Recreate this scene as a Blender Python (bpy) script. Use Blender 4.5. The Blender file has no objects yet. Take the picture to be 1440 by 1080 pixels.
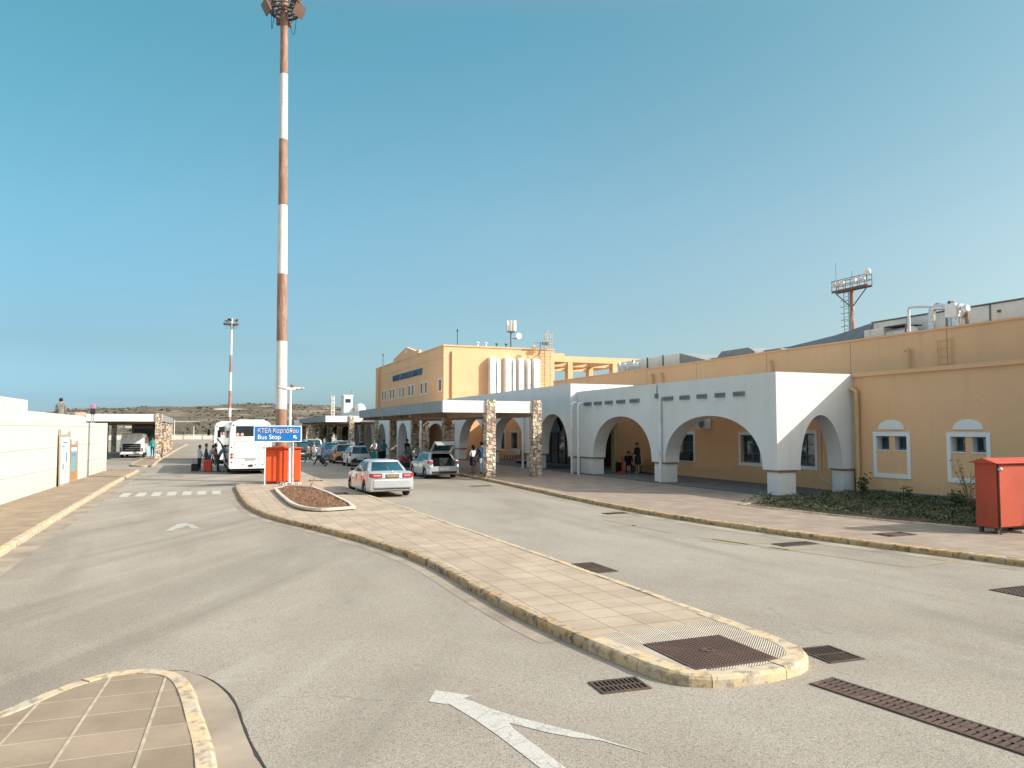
import bpy, bmesh, math, random
from mathutils import Vector, Matrix, noise
R = math.radians
rnd = random.Random(11)
scene = bpy.context.scene
col = scene.collection

# ------------------------------------------------------------------ mesh helper
class MB:
    def __init__(s):
        s.v = []; s.f = []; s.m = []; s.mi = 0
    def add(s, vs, fs):
        b = len(s.v)
        s.v += [tuple(v) for v in vs]
        s.f += [tuple(b + i for i in f) for f in fs]
        s.m += [s.mi] * len(fs)
    def box(s, x0, x1, y0, y1, z0, z1):
        s.add([(x0,y0,z0),(x1,y0,z0),(x1,y1,z0),(x0,y1,z0),(x0,y0,z1),(x1,y0,z1),(x1,y1,z1),(x0,y1,z1)],
              [(0,3,2,1),(4,5,6,7),(0,1,5,4),(1,2,6,5),(2,3,7,6),(3,0,4,7)])
    def obox(s, c, size, rz=0, rx=0, ry=0):
        M = Matrix.Translation(c) @ Matrix.Rotation(rz,4,'Z') @ Matrix.Rotation(rx,4,'X') @ Matrix.Rotation(ry,4,'Y')
        a, b, d = size[0]/2, size[1]/2, size[2]/2
        vs = [M @ Vector(p) for p in [(-a,-b,-d),(a,-b,-d),(a,b,-d),(-a,b,-d),(-a,-b,d),(a,-b,d),(a,b,d),(-a,b,d)]]
        s.add(vs, [(0,3,2,1),(4,5,6,7),(0,1,5,4),(1,2,6,5),(2,3,7,6),(3,0,4,7)])
    def prism(s, pts, z0, z1):
        n = len(pts)
        s.add([(p[0],p[1],z0) for p in pts] + [(p[0],p[1],z1) for p in pts],
              [tuple(range(n))[::-1], tuple(range(n, 2*n))] + [(i,(i+1)%n,n+(i+1)%n,n+i) for i in range(n)])
    def slab(s, pts, off):
        """polygon of 3D points extruded by the vector off"""
        n = len(pts); o = Vector(off)
        s.add([Vector(p) for p in pts] + [Vector(p)+o for p in pts],
              [tuple(range(n))[::-1], tuple(range(n, 2*n))] + [(i,(i+1)%n,n+(i+1)%n,n+i) for i in range(n)])
    def loft(s, rings, closed=True, cap=True):
        b = len(s.v); n = len(rings[0]); vs = [p for r in rings for p in r]; fs = []
        for i in range(len(rings)-1):
            for j in range(n if closed else n-1):
                k = (j+1) % n
                fs.append((i*n+j, i*n+k, (i+1)*n+k, (i+1)*n+j))
        if cap:
            fs.append(tuple(range(n))[::-1]); fs.append(tuple(range((len(rings)-1)*n, len(rings)*n)))
        s.add(vs, fs)
    def tube(s, pts, r, n=8, cap=True):
        pts = [Vector(p) for p in pts]; rs = r if isinstance(r,(list,tuple)) else [r]*len(pts)
        rings = []; prev = None
        for i, p in enumerate(pts):
            d = (pts[min(i+1,len(pts)-1)] - pts[max(i-1,0)]).normalized()
            if prev is None:
                a = Vector((0,0,1)) if abs(d.z) < .9 else Vector((1,0,0))
                u = d.cross(a).normalized()
            else:
                u = (prev - d*prev.dot(d)).normalized()
            prev = u; w = d.cross(u)
            rings.append([p + (u*math.cos(2*math.pi*k/n) + w*math.sin(2*math.pi*k/n))*rs[i] for k in range(n)])
        s.loft(rings, True, cap)
    def ell(s, c, r, n=10, m=6, M=None, keep=None):
        c = Vector(c); vs = []; fs = []
        for i in range(m+1):
            th = math.pi*i/m
            for j in range(n):
                ph = 2*math.pi*j/n
                p = Vector((r[0]*math.sin(th)*math.cos(ph), r[1]*math.sin(th)*math.sin(ph), r[2]*math.cos(th)))
                if M: p = M @ p
                vs.append(c+p)
        for i in range(m):
            for j in range(n):
                k = (j+1) % n
                f = (i*n+j, (i+1)*n+j, (i+1)*n+k, i*n+k)
                if keep is None or keep(c+sum((vs[q]-c for q in f), Vector())/4): fs.append(f)
        s.add(vs, fs)
    def lathe(s, c, prof, n=20, axis='Z'):
        """prof: list of (radius, offset along the axis)"""
        c = Vector(c); rings = []
        for r, h in prof:
            ring = []
            for k in range(n):
                a = 2*math.pi*k/n; u, w = r*math.cos(a), r*math.sin(a)
                ring.append(c + Vector((u,w,h) if axis=='Z' else (h,u,w) if axis=='X' else (w,h,u)))
            rings.append(ring)
        s.loft(rings, True, True)
    def build(s, name, mats, parent=None, smooth=False, bevel=0, world=True, recalc=True, label=None):
        me = bpy.data.meshes.new(name)
        o = Vector((0,0,0))
        if parent is not None and world:
            q = parent
            while q is not None: o = o + Vector(q.location); q = q.parent
        me.from_pydata([(v[0]-o.x, v[1]-o.y, v[2]-o.z) for v in s.v], [], s.f)
        for m in (mats if isinstance(mats,(list,tuple)) else [mats]): me.materials.append(m)
        me.polygons.foreach_set('material_index', s.m)
        if recalc:
            bm = bmesh.new(); bm.from_mesh(me)
            bmesh.ops.remove_doubles(bm, verts=bm.verts, dist=1e-5) if smooth else None
            bmesh.ops.recalc_face_normals(bm, faces=bm.faces); bm.to_mesh(me); bm.free()
        me.update()
        if smooth:
            me.polygons.foreach_set('use_smooth', [True]*len(me.polygons))
            try: me.set_sharp_from_angle(angle=R(38))
            except Exception: pass
        ob = bpy.data.objects.new(name, me); col.objects.link(ob)
        if parent is not None: ob.parent = parent
        if bevel:
            b = ob.modifiers.new('Bevel','BEVEL'); b.width = bevel; b.segments = 2; b.limit_method = 'ANGLE'
        if label: ob['label'] = label
        return ob

def tag(o, label=None, cat=None, group=None, kind=None):
    if label: o['label'] = label
    if cat: o['category'] = cat
    if group: o['group'] = group
    if kind: o['kind'] = kind
    return o
def thing(name, label, cat, loc=(0,0,0), rz=0, group=None):
    o = bpy.data.objects.new(name, None); o.empty_display_size = .3
    o.location = loc; o.rotation_euler = (0,0,rz); col.objects.link(o)
    return tag(o, label, cat, group)
def struct(o): o['kind'] = 'structure'; return o
def copy_tree(o, parent=None):
    c = o.copy(); col.objects.link(c)
    if parent is not None: c.parent = parent
    for ch in list(o.children): copy_tree(ch, c)
    return c

# ------------------------------------------------------------------ materials
def nt(name):
    m = bpy.data.materials.new(name); m.use_nodes = True
    t = m.node_tree; b = t.nodes['Principled BSDF']
    return m, t, b
def N(t, typ, **kw):
    n = t.nodes.new(typ)
    for k, v in kw.items():
        if k.startswith('i_'):
            key = k[2:]
            n.inputs[int(key) if key.isdigit() else key.replace('_',' ')].default_value = v
        else: setattr(n, k, v)
    return n
def L(t, a, b): t.links.new(a, b)
def ramp(t, fac, stops):
    r = N(t, 'ShaderNodeValToRGB'); e = r.color_ramp.elements
    while len(e) > 1: e.remove(e[-1])
    e[0].position = stops[0][0]; e[0].color = (*stops[0][1], 1) if len(stops[0][1]) == 3 else stops[0][1]
    for p, c in stops[1:]:
        x = e.new(p); x.color = (*c, 1)
    L(t, fac, r.inputs[0]); return r.outputs[0]
def mixc(t, fac, a, b, mode='MIX'):
    m = N(t, 'ShaderNodeMix', data_type='RGBA', blend_type=mode)
    for s_, v in ((0, fac), (6, a), (7, b)):
        if isinstance(v, (int, float)): m.inputs[s_].default_value = v
        elif isinstance(v, (tuple, list)): m.inputs[s_].default_value = (*v[:3], 1)
        else: L(t, v, m.inputs[s_])
    return m.outputs[2]
def objco(t, scale=None):
    c = N(t, 'ShaderNodeTexCoord').outputs['Object']
    if scale:
        mp = N(t, 'ShaderNodeMapping'); mp.inputs['Scale'].default_value = scale; L(t, c, mp.inputs[0]); c = mp.outputs[0]
    return c
def noise_n(t, co, scale, detail=3, rough=.55, dist=0):
    n = N(t, 'ShaderNodeTexNoise'); n.inputs['Scale'].default_value = scale; n.inputs['Detail'].default_value = detail
    n.inputs['Roughness'].default_value = rough; n.inputs['Distortion'].default_value = dist
    L(t, co, n.inputs['Vector']); return n.outputs['Fac']
def bump(t, b, h, dist=.01, strength=.5):
    n = N(t, 'ShaderNodeBump'); n.inputs['Distance'].default_value = dist; n.inputs['Strength'].default_value = strength
    L(t, h, n.inputs['Height']); L(t, n.outputs[0], b.inputs['Normal'])
def sc(c, k): return tuple(min(1, x*k) for x in c)

def plain(name, c, rough=.6, metal=0, var=.08, scale=2., spec=.4, coat=0, bmp=0, bscale=80):
    m, t, b = nt(name)
    co = objco(t); f = noise_n(t, co, scale, 4)
    L(t, ramp(t, f, [(.3, sc(c, 1-var*1.6)), (.7, sc(c, 1+var))]), b.inputs['Base Color'])
    b.inputs['Roughness'].default_value = rough; b.inputs['Metallic'].default_value = metal
    b.inputs['Specular IOR Level'].default_value = spec
    if coat: b.inputs['Coat Weight'].default_value = coat; b.inputs['Coat Roughness'].default_value = .06
    if bmp: bump(t, b, noise_n(t, co, bscale, 2), .004, bmp)
    return m
def plaster(name, c, stain=(.55,.5,.42), amount=.25):
    m, t, b = nt(name); co = objco(t)
    f = noise_n(t, co, .35, 5, .6); base = ramp(t, f, [(.3, sc(c,.93)), (.7, sc(c,1.04))])
    st = noise_n(t, objco(t, (2.2,2.2,.16)), 1.2, 4, .65)          # rain streaks, stretched down the wall
    fac = ramp(t, st, [(.55,(0,0,0)), (.8,(amount,)*3)])
    c2 = mixc(t, fac, base, sc(stain, .75))
    g = noise_n(t, co, 9, 3)
    c3 = mixc(t, ramp(t, g, [(.35,(.0,)*3),(.75,(.10,)*3)]), c2, sc(c,.8))
    # splash dirt along the foot of the wall, ragged upper edge, and a few hairline cracks
    sz = N(t, 'ShaderNodeSeparateXYZ'); L(t, co, sz.inputs[0]); nz_ = noise_n(t, co, 1.7, 5, .7)
    hgt = N(t, 'ShaderNodeMath', operation='MULTIPLY_ADD'); L(t, nz_, hgt.inputs[0]); hgt.inputs[1].default_value = -1.1; L(t, sz.outputs['Z'], hgt.inputs[2])
    c3 = mixc(t, ramp(t, hgt.outputs[0], [(-.0,(.16,)*3),(.35,(.0,)*3)]), c3, sc(stain, .62))
    cv = N(t, 'ShaderNodeTexVoronoi', feature='DISTANCE_TO_EDGE'); cv.inputs['Scale'].default_value = .42
    wn = N(t, 'ShaderNodeTexNoise'); wn.inputs['Scale'].default_value = 1.1; wn.inputs['Detail'].default_value = 7; L(t, co, wn.inputs['Vector'])
    ad = N(t, 'ShaderNodeVectorMath', operation='MULTIPLY_ADD'); L(t, wn.outputs['Color'], ad.inputs[0]); ad.inputs[1].default_value = (1.0,)*3; L(t, co, ad.inputs[2]); L(t, ad.outputs[0], cv.inputs['Vector'])
    ck = mixc(t, 1, ramp(t, cv.outputs['Distance'], [(.0,(.30,)*3),(.006,(0,)*3)]), ramp(t, nz_, [(.55,(0,)*3),(.65,(1,)*3)]), 'MULTIPLY')
    c3 = mixc(t, ck, c3, sc(stain, .5))
    L(t, c3, b.inputs['Base Color']); b.inputs['Roughness'].default_value = .9; b.inputs['Specular IOR Level'].default_value = .15
    bump(t, b, noise_n(t, co, 45, 4), .004, .5)
    return m
def asphalt():
    m, t, b = nt('asphalt_weathered'); co = objco(t)
    big = noise_n(t, objco(t, (.22,.10,1)), 1.0, 4, .6, .6)
    mid = noise_n(t, co, .7, 4, .6)
    fine = noise_n(t, co, 62, 2, .6); vor = N(t, 'ShaderNodeTexVoronoi'); vor.inputs['Scale'].default_value = 85; L(t, co, vor.inputs['Vector'])
    base = ramp(t, big, [(.28,(.232,.199,.160)),(.5,(.305,.268,.220)),(.75,(.368,.329,.275))])
    base = mixc(t, ramp(t, mid, [(.35,(0,)*3),(.7,(.35,)*3)]), base, (.385,.348,.295))
    speck = ramp(t, vor.outputs['Color'], [(.12,(.60,.59,.57)),(.35,(.92,.91,.90)),(.7,(1.06,1.05,1.03)),(.95,(1.3,1.28,1.25))])
    # chippings differ in tone stone by stone
    sp = mixc(t, 1.0, base, speck, 'MULTIPLY')
    fn = ramp(t, fine, [(.3,(.72,.72,.72)),(.65,(1.12,1.12,1.12))])
    c = mixc(t, .75, sp, fn, 'MULTIPLY')
    # worn, darker wheel tracks and oily patches
    tr = noise_n(t, objco(t, (.55,.06,1)), 1.0, 3, .5, 1.2)
    c = mixc(t, ramp(t, tr, [(.56,(0,)*3),(.74,(.42,)*3)]), c, (.16,.14,.12))
    # rubbed curve where traffic swings round the island, only on the left lane
    mp2 = N(t, 'ShaderNodeMapping'); mp2.inputs['Rotation'].default_value = (0,0,R(33)); L(t, co, mp2.inputs[0])
    mp3 = N(t, 'ShaderNodeMapping'); mp3.inputs['Scale'].default_value = (.62,.045,1); mp3.inputs['Location'].default_value = (3.3,0,0); L(t, mp2.outputs[0], mp3.inputs[0])
    tr2 = noise_n(t, mp3.outputs[0], 1.0, 4, .55, .5)
    sx_ = N(t, 'ShaderNodeSeparateXYZ'); L(t, co, sx_.inputs[0]); mk = N(t, 'ShaderNodeMapRange'); mk.inputs['From Min'].default_value = 4.5; mk.inputs['From Max'].default_value = 1.5; L(t, sx_.outputs['X'], mk.inputs[0])
    f2 = mixc(t, 1, ramp(t, tr2, [(.50,(0,)*3),(.66,(.48,)*3)]), mk.outputs[0], 'MULTIPLY')
    c = mixc(t, f2, c, (.155,.135,.11))
    f3 = mixc(t, 1, ramp(t, tr2, [(.30,(.45,)*3),(.42,(0,)*3)]), mk.outputs[0], 'MULTIPLY'); c = mixc(t, f3, c, (.42,.395,.345))
    cv = N(t, 'ShaderNodeTexVoronoi', feature='DISTANCE_TO_EDGE'); cv.inputs['Scale'].default_value = .33
    wn = N(t, 'ShaderNodeTexNoise'); wn.inputs['Scale'].default_value = 1.3; wn.inputs['Detail'].default_value = 6; L(t, co, wn.inputs['Vector'])
    ad = N(t, 'ShaderNodeVectorMath', operation='MULTIPLY_ADD'); L(t, wn.outputs['Color'], ad.inputs[0]); ad.inputs[1].default_value = (1.1,)*3; L(t, co, ad.inputs[2]); L(t, ad.outputs[0], cv.inputs['Vector'])
    ck = mixc(t, 1, ramp(t, cv.outputs['Distance'], [(.0,(.4,)*3),(.004,(0,)*3)]), ramp(t, mid, [(.52,(0,)*3),(.60,(1,)*3)]), 'MULTIPLY')
    c = mixc(t, ck, c, (.07,.06,.05))
    L(t, c, b.inputs['Base Color']); b.inputs['Roughness'].default_value = .93; b.inputs['Specular IOR Level'].default_value = .2
    bump(t, b, vor.outputs['Distance'], .005, .4)
    return m
def paving(name, c, w, h, rot=0, mortar=(.30,.24,.18), off=0., rough=.85, msize=.012):
    m, t, b = nt(name); co = objco(t)
    mp = N(t, 'ShaderNodeMapping'); mp.inputs['Rotation'].default_value = (0,0,rot); L(t, co, mp.inputs[0])
    br = N(t, 'ShaderNodeTexBrick'); br.offset = off; br.squash = 1
    br.inputs['Scale'].default_value = 1; br.inputs['Brick Width'].default_value = w; br.inputs['Row Height'].default_value = h
    br.inputs['Mortar Size'].default_value = msize; br.inputs['Mortar Smooth'].default_value = .3; br.inputs['Bias'].default_value = 0
    br.inputs['Color1'].default_value = (*sc(c,.93),1); br.inputs['Color2'].default_value = (*sc(c,1.06),1); br.inputs['Mortar'].default_value = (*mortar,1)
    L(t, mp.outputs[0], br.inputs['Vector'])
    d = noise_n(t, co, 1.3, 5, .6); dirt = ramp(t, d, [(.35,(.80,.78,.75)),(.7,(1.06,1.05,1.03))])
    f = noise_n(t, co, 70, 2)
    c1 = mixc(t, 1, br.outputs['Color'], dirt, 'MULTIPLY'); c2 = mixc(t, .5, c1, ramp(t, f, [(.3,(.86,)*3),(.7,(1.1,)*3)]), 'MULTIPLY')
    s2 = noise_n(t, co, 3.5, 4, .7); c2 = mixc(t, ramp(t, s2, [(.6,(0,)*3),(.8,(.22,)*3)]), c2, (.2,.16,.12))
    L(t, c2, b.inputs['Base Color']); b.inputs['Roughness'].default_value = rough; b.inputs['Specular IOR Level'].default_value = .25
    inv = N(t, 'ShaderNodeMath', operation='SUBTRACT'); inv.inputs[0].default_value = 1; L(t, br.outputs['Fac'], inv.inputs[1])
    bump(t, b, inv.outputs[0], .008, .6)
    return m
def kerb_paint(name, paint, worn, dark=(.10,.075,.05), thr=.52):
    m, t, b = nt(name); co = objco(t)
    a = noise_n(t, co, 2.6, 5, .65); d = noise_n(t, co, 6.5, 5, .7)
    c = ramp(t, a, [(thr-.1, paint), (thr+.08, worn)])
    c = mixc(t, ramp(t, d, [(.50,(0,)*3),(.62,(.85,)*3)]), c, dark)
    g = noise_n(t, co, 22, 3); c = mixc(t, .6, c, ramp(t, g, [(.3,(.8,)*3),(.7,(1.1,)*3)]), 'MULTIPLY')
    L(t, c, b.inputs['Base Color']); b.inputs['Roughness'].default_value = .85; b.inputs['Specular IOR Level'].default_value = .25
    bump(t, b, d, .012, .5)
    return m
def stone(name):
    m, t, b = nt(name); co = objco(t)
    w = N(t, 'ShaderNodeTexNoise'); w.inputs['Scale'].default_value = 3; L(t, co, w.inputs['Vector'])
    ad = N(t, 'ShaderNodeVectorMath', operation='MULTIPLY_ADD'); L(t, w.outputs['Color'], ad.inputs[0]); ad.inputs[1].default_value = (.10,)*3; L(t, co, ad.inputs[2])
    mp = N(t, 'ShaderNodeMapping'); mp.inputs['Scale'].default_value = (1,1,1.35); L(t, ad.outputs[0], mp.inputs[0])
    v = N(t, 'ShaderNodeTexVoronoi', distance='CHEBYCHEV'); v.inputs['Scale'].default_value = 3.5; v.inputs['Randomness'].default_value = .75; L(t, mp.outputs[0], v.inputs['Vector'])
    e = N(t, 'ShaderNodeTexVoronoi', feature='DISTANCE_TO_EDGE'); e.inputs['Scale'].default_value = 3.5; e.inputs['Randomness'].default_value = .75; L(t, mp.outputs[0], e.inputs['Vector'])
    e2 = N(t, 'ShaderNodeTexVoronoi', feature='F2', distance='CHEBYCHEV'); e2.inputs['Scale'].default_value = 3.5; e2.inputs['Randomness'].default_value = .75; L(t, mp.outputs[0], e2.inputs['Vector'])
    df = N(t, 'ShaderNodeMath', operation='SUBTRACT'); L(t, e2.outputs['Distance'], df.inputs[0]); L(t, v.outputs['Distance'], df.inputs[1])
    sep = N(t, 'ShaderNodeSeparateColor'); L(t, v.outputs['Color'], sep.inputs[0])
    c = ramp(t, sep.outputs[0], [(.0,(.26,.155,.10)),(.15,(.50,.36,.25)),(.35,(.64,.52,.39)),(.6,(.72,.62,.50)),(.78,(.42,.26,.17)),(.86,(.62,.50,.38)),(1,(.76,.68,.57))])
    g = noise_n(t, co, 18, 4, .7); c = mixc(t, .8, c, ramp(t, g, [(.3,(.7,)*3),(.7,(1.15,)*3)]), 'MULTIPLY')
    c = mixc(t, ramp(t, df.outputs[0], [(.05,(1,)*3),(.11,(0,)*3)]), c, (.20,.15,.11))
    L(t, c, b.inputs['Base Color']); b.inputs['Roughness'].default_value = .9
    bump(t, b, ramp(t, df.outputs[0], [(0,(0,)*3),(.16,(1,)*3)]), .03, .8)
    return m
def glass_dark(name, c=(.012,.02,.026), rough=.04, spec=.6):
    m, t, b = nt(name)
    L(t, ramp(t, noise_n(t, objco(t), .8, 2), [(.3, sc(c,.6)), (.7, sc(c,1.5))]), b.inputs['Base Color'])
    b.inputs['Roughness'].default_value = rough; b.inputs['Specular IOR Level'].default_value = spec
    return m
def rust_panel(name, c, rust=(.24,.10,.05), thr=.62, rough=.5, metal=.0, sx=(1,1,.3)):
    m, t, b = nt(name); co = objco(t)
    a = noise_n(t, objco(t, sx), 2.4, 5, .7); g = noise_n(t, co, 1.1, 4)
    base = ramp(t, g, [(.3, sc(c,.82)), (.7, sc(c,1.08))])
    L(t, mixc(t, ramp(t, a, [(thr,(0,)*3),(thr+.1,(.85,)*3)]), base, rust), b.inputs['Base Color'])
    b.inputs['Roughness'].default_value = rough; b.inputs['Metallic'].default_value = metal
    bump(t, b, a, .006, .25)
    return m
def carpaint(name, c, metal=.0, rough=.28, coat=1.):
    m, t, b = nt(name); co = objco(t)
    d = noise_n(t, objco(t, (1,1,2)), 2.2, 4)
    L(t, ramp(t, d, [(.3, sc(c,.9)), (.7, sc(c,1.05))]), b.inputs['Base Color'])
    b.inputs['Metallic'].default_value = metal; b.inputs['Roughness'].default_value = rough
    b.inputs['Coat Weight'].default_value = coat; b.inputs['Coat Roughness'].default_value = .05
    return m

def worn_paint(name, c, thr):
    m, t, b = nt(name); co = objco(t); a = noise_n(t, co, 3.2, 6, .75); f = noise_n(t, co, 55, 3, .7)
    base = ramp(t, f, [(.3, sc(c,.72)), (.6, sc(c,1.05))])
    v = N(t, 'ShaderNodeTexVoronoi', feature='DISTANCE_TO_EDGE'); v.inputs['Scale'].default_value = 3.4
    w_ = N(t, 'ShaderNodeTexNoise'); w_.inputs['Scale'].default_value = 5; w_.inputs['Detail'].default_value = 5; L(t, co, w_.inputs['Vector'])
    ad = N(t, 'ShaderNodeVectorMath', operation='MULTIPLY_ADD'); L(t, w_.outputs['Color'], ad.inputs[0]); ad.inputs[1].default_value = (.25,)*3; L(t, co, ad.inputs[2]); L(t, ad.outputs[0], v.inputs['Vector'])
    c1 = mixc(t, ramp(t, a, [(thr,(0,)*3),(thr+.14,(.85,)*3)]), base, (.27,.245,.205))
    c1 = mixc(t, ramp(t, v.outputs['Distance'], [(.0,(.8,)*3),(.022,(0,)*3)]), c1, (.22,.20,.17))
    L(t, c1, b.inputs['Base Color']); b.inputs['Roughness'].default_value = .85; b.inputs['Specular IOR Level'].default_value = .2
    bump(t, b, f, .004, .5); return m
M = {}
M['white'] = plaster('white_render', (.735,.71,.675), amount=.22)
M['whitewall'] = plaster('white_painted_wall', (.58,.545,.48), amount=.14)
M['yellow'] = plaster('ochre_render', (.80,.475,.265), stain=(.42,.27,.14), amount=.22)
M['trim'] = plaster('white_trim', (.80,.80,.79), amount=.08)
M['asphalt'] = asphalt()
M['tiles'] = paving('pavement_tiles', (.43,.345,.258), .5, .5, mortar=(.27,.21,.155), msize=.011)
M['tiles_near'] = paving('pavement_tiles_near', (.30,.235,.17), 60, .5, mortar=(.46,.39,.30), msize=.008, rot=R(1.6), off=.0)
M['tiles_right'] = paving('pavement_tiles_terminal', (.33,.26,.205), .5, .5, mortar=(.20,.155,.12), msize=.01)
M['tiles_left'] = paving('pavement_tiles_wall_side', (.31,.24,.17), .4, .4, mortar=(.31,.24,.17), msize=.006)
M['kerb'] = kerb_paint('kerb_yellow_worn', (.50,.33,.145), (.45,.36,.25), thr=.56)
M['kerb_dark'] = kerb_paint('kerb_yellow_worn_shade', (.45,.29,.14), (.40,.32,.22), thr=.52)  # worn yellow, darkened to paint in the shade of the island's left side
M['kerb_pale'] = kerb_paint('kerb_cream_worn', (.56,.42,.25), (.45,.39,.31), dark=(.25,.20,.145), thr=.53)
M['concrete'] = plain('concrete', (.36,.30,.23), .9, var=.18, scale=1.6, bmp=.5)
M['gutter'] = plain('gutter_concrete', (.30,.245,.185), .9, var=.22, scale=1.1, bmp=.5)
M['slate'] = plain('porch_floor_slate', (.13,.135,.135), .7, var=.2, scale=2)
M['paint'] = worn_paint('road_paint_white', (.48,.455,.405), .56)
M['paintfaint'] = worn_paint('road_paint_faded', (.43,.41,.365), .48)
M['ypaint'] = worn_paint('road_paint_yellow_faded', (.34,.27,.16), .44)
M['iron'] = rust_panel('cast_iron_rusty', (.07,.045,.033), rust=(.11,.065,.042), thr=.5, rough=.75, sx=(1,1,1))
M['ironrust'] = rust_panel('cast_iron_brown', (.095,.055,.038), rust=(.145,.08,.05), thr=.55, rough=.75, sx=(1,1,1))
M['pit'] = plain('drain_pit', (.012,.01,.009), .9)
M['stone'] = stone('rubble_stone')
M['glass'] = glass_dark('window_glass', (.03,.045,.05))
M['blueframe'] = plain('blue_window_frame', (.07,.16,.24), .5)
M['dark'] = plain('dark_void', (.008,.009,.01), .8)
M['rubber'] = plain('tyre_rubber', (.02,.02,.021), .75)
M['black'] = plain('black_plastic', (.022,.022,.024), .55)
M['grey'] = plain('grey_paint', (.20,.215,.22), .6)
M['greyroof_shade'] = plain('roof_grey_side_shade', (.25,.27,.275), .7, var=.1)  # own grey of the roof units; on canopy sides it paints in shade
M['steel'] = plain('galvanised_steel', (.48,.48,.47), .4, metal=.6)
M['pipewhite'] = rust_panel('downpipe_white', (.74,.73,.70), rust=(.45,.36,.28), thr=.62)
M['pipeyellow'] = plain('downpipe_ochre', (.62,.40,.19), .6)
M['orange'] = rust_panel('cabinet_orange', (.68,.075,.008), rust=(.40,.055,.015), thr=.62, rough=.55)
M['redbox'] = rust_panel('cabinet_red', (.43,.058,.022), rust=(.21,.05,.03), thr=.57, rough=.6)
M['wood'] = plain('weathered_wood', (.30,.19,.11), .8, var=.2, scale=6)
M['browncap'] = plain('brown_band', (.36,.22,.13), .8)
M['soil'] = plain('red_soil', (.17,.085,.042), .95, var=.5, scale=9, bmp=1, bscale=25)
M['duct'] = rust_panel('duct_panel', (.80,.73,.64), rust=(.30,.17,.10), thr=.63)
M['ductw'] = rust_panel('duct_white', (.78,.77,.74), rust=(.52,.42,.32), thr=.66)
M['foil'] = plain('foil_pipe', (.72,.72,.71), .32, metal=.55, var=.2, scale=12)
M['slateroof'] = plain('blue_grey_sheet', (.20,.25,.28), .5)
M['signblue'] = plain('sign_blue', (.004,.135,.46), .45, var=.05)
M['signwhite'] = plain('sign_white', (.82,.82,.80), .5)
M['signyellow'] = plain('sign_yellow', (.80,.58,.28), .5)
M['bluesign'] = plain('letters_blue', (.06,.14,.27), .6)
# ------------------------------------------------------------------ world, sun, camera
SUN = Vector((1.36,-1.03,1.0)).normalized()
el = math.asin(SUN.z)
w = bpy.data.worlds.new('World'); scene.world = w; w.use_nodes = True
t = w.node_tree; bg = t.nodes['Background']
sky = N(t, 'ShaderNodeTexSky', sky_type='NISHITA'); sky.sun_disc = False
sky.sun_elevation = el; sky.sun_rotation = math.atan2(SUN.x, SUN.y)
sky.air_density = 1.1; sky.dust_density = 1.6; sky.ozone_density = 2.6
hs = N(t, 'ShaderNodeHueSaturation'); hs.inputs['Saturation'].default_value = .85; hs.inputs['Hue'].default_value = .492
L(t, sky.outputs[0], hs.inputs['Color'])
gz_ = N(t, 'ShaderNodeSeparateXYZ'); L(t, N(t, 'ShaderNodeTexCoord').outputs['Generated'], gz_.inputs[0])
azi = N(t, 'ShaderNodeVectorMath', operation='DOT_PRODUCT'); L(t, N(t, 'ShaderNodeTexCoord').outputs['Generated'], azi.inputs[0])
sa = Vector((SUN.x, SUN.y, 0)).normalized(); azi.inputs[1].default_value = sa
def azr(a, b_):
    q = N(t, 'ShaderNodeMapRange'); q.inputs['From Min'].default_value = a; q.inputs['From Max'].default_value = b_; L(t, azi.outputs['Value'], q.inputs[0]); return q.outputs[0]
top_ = [(.58,(.9,.84,.7)),(.70,(1.,.80,.62))]  # warm overhead tint, added for the walls in shade
airl = ramp(t, gz_.outputs['Z'], [(.0,(.62,.86,1.15)),(.035,(.38,.60,.86)),(.10,(.335,.455,.525)),(.25,(.36,.595,.60)),(.46,(.31,.70,.63))]+top_)
airm = ramp(t, gz_.outputs['Z'], [(.0,(.52,.68,.80)),(.06,(.50,.63,.70)),(.15,(.51,.62,.63)),(.27,(.54,.72,.69)),(.48,(.41,.78,.72))]+top_)
airr = ramp(t, gz_.outputs['Z'], [(.0,(.62,.70,.76)),(.10,(.64,.66,.63)),(.22,(.69,.72,.63)),(.46,(.57,.75,.64))]+top_)
air = mixc(t, azr(-.25,.36), mixc(t, azr(-.72,-.25), airl, airm), airr)
zb_ = ramp(t, gz_.outputs['Z'], [(.50,(.40,)*3),(.68,(1,1,1))])  # extra overhead brightness, added to light the shaded walls
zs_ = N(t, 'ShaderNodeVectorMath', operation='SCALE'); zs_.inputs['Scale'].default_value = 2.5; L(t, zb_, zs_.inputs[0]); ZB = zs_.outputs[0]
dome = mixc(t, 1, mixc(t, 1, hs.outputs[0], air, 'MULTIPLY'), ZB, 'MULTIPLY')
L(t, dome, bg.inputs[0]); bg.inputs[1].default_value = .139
ld = bpy.data.lights.new('sun','SUN'); ld.energy = 3.35; ld.angle = R(.5); ld.color = (1,.945,.87)
so = bpy.data.objects.new('sun', ld); col.objects.link(so); so.rotation_euler = SUN.to_track_quat('Z','Y').to_euler(); so.location = (0,0,40)
cam = bpy.data.cameras.new('camera'); co_ = bpy.data.objects.new('camera', cam); col.objects.link(co_)
cam.lens = 27.05; cam.sensor_width = 36; cam.clip_end = 6000; cam.clip_start = .1
co_.location = (0,0,2.7); co_.rotation_euler = (R(90+3.385), 0, R(-21.867))
scene.camera = co_
vs = scene.view_settings; vs.view_transform = 'Standard'; vs.look = 'None'; vs.exposure = .86; vs.gamma = 1

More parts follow.
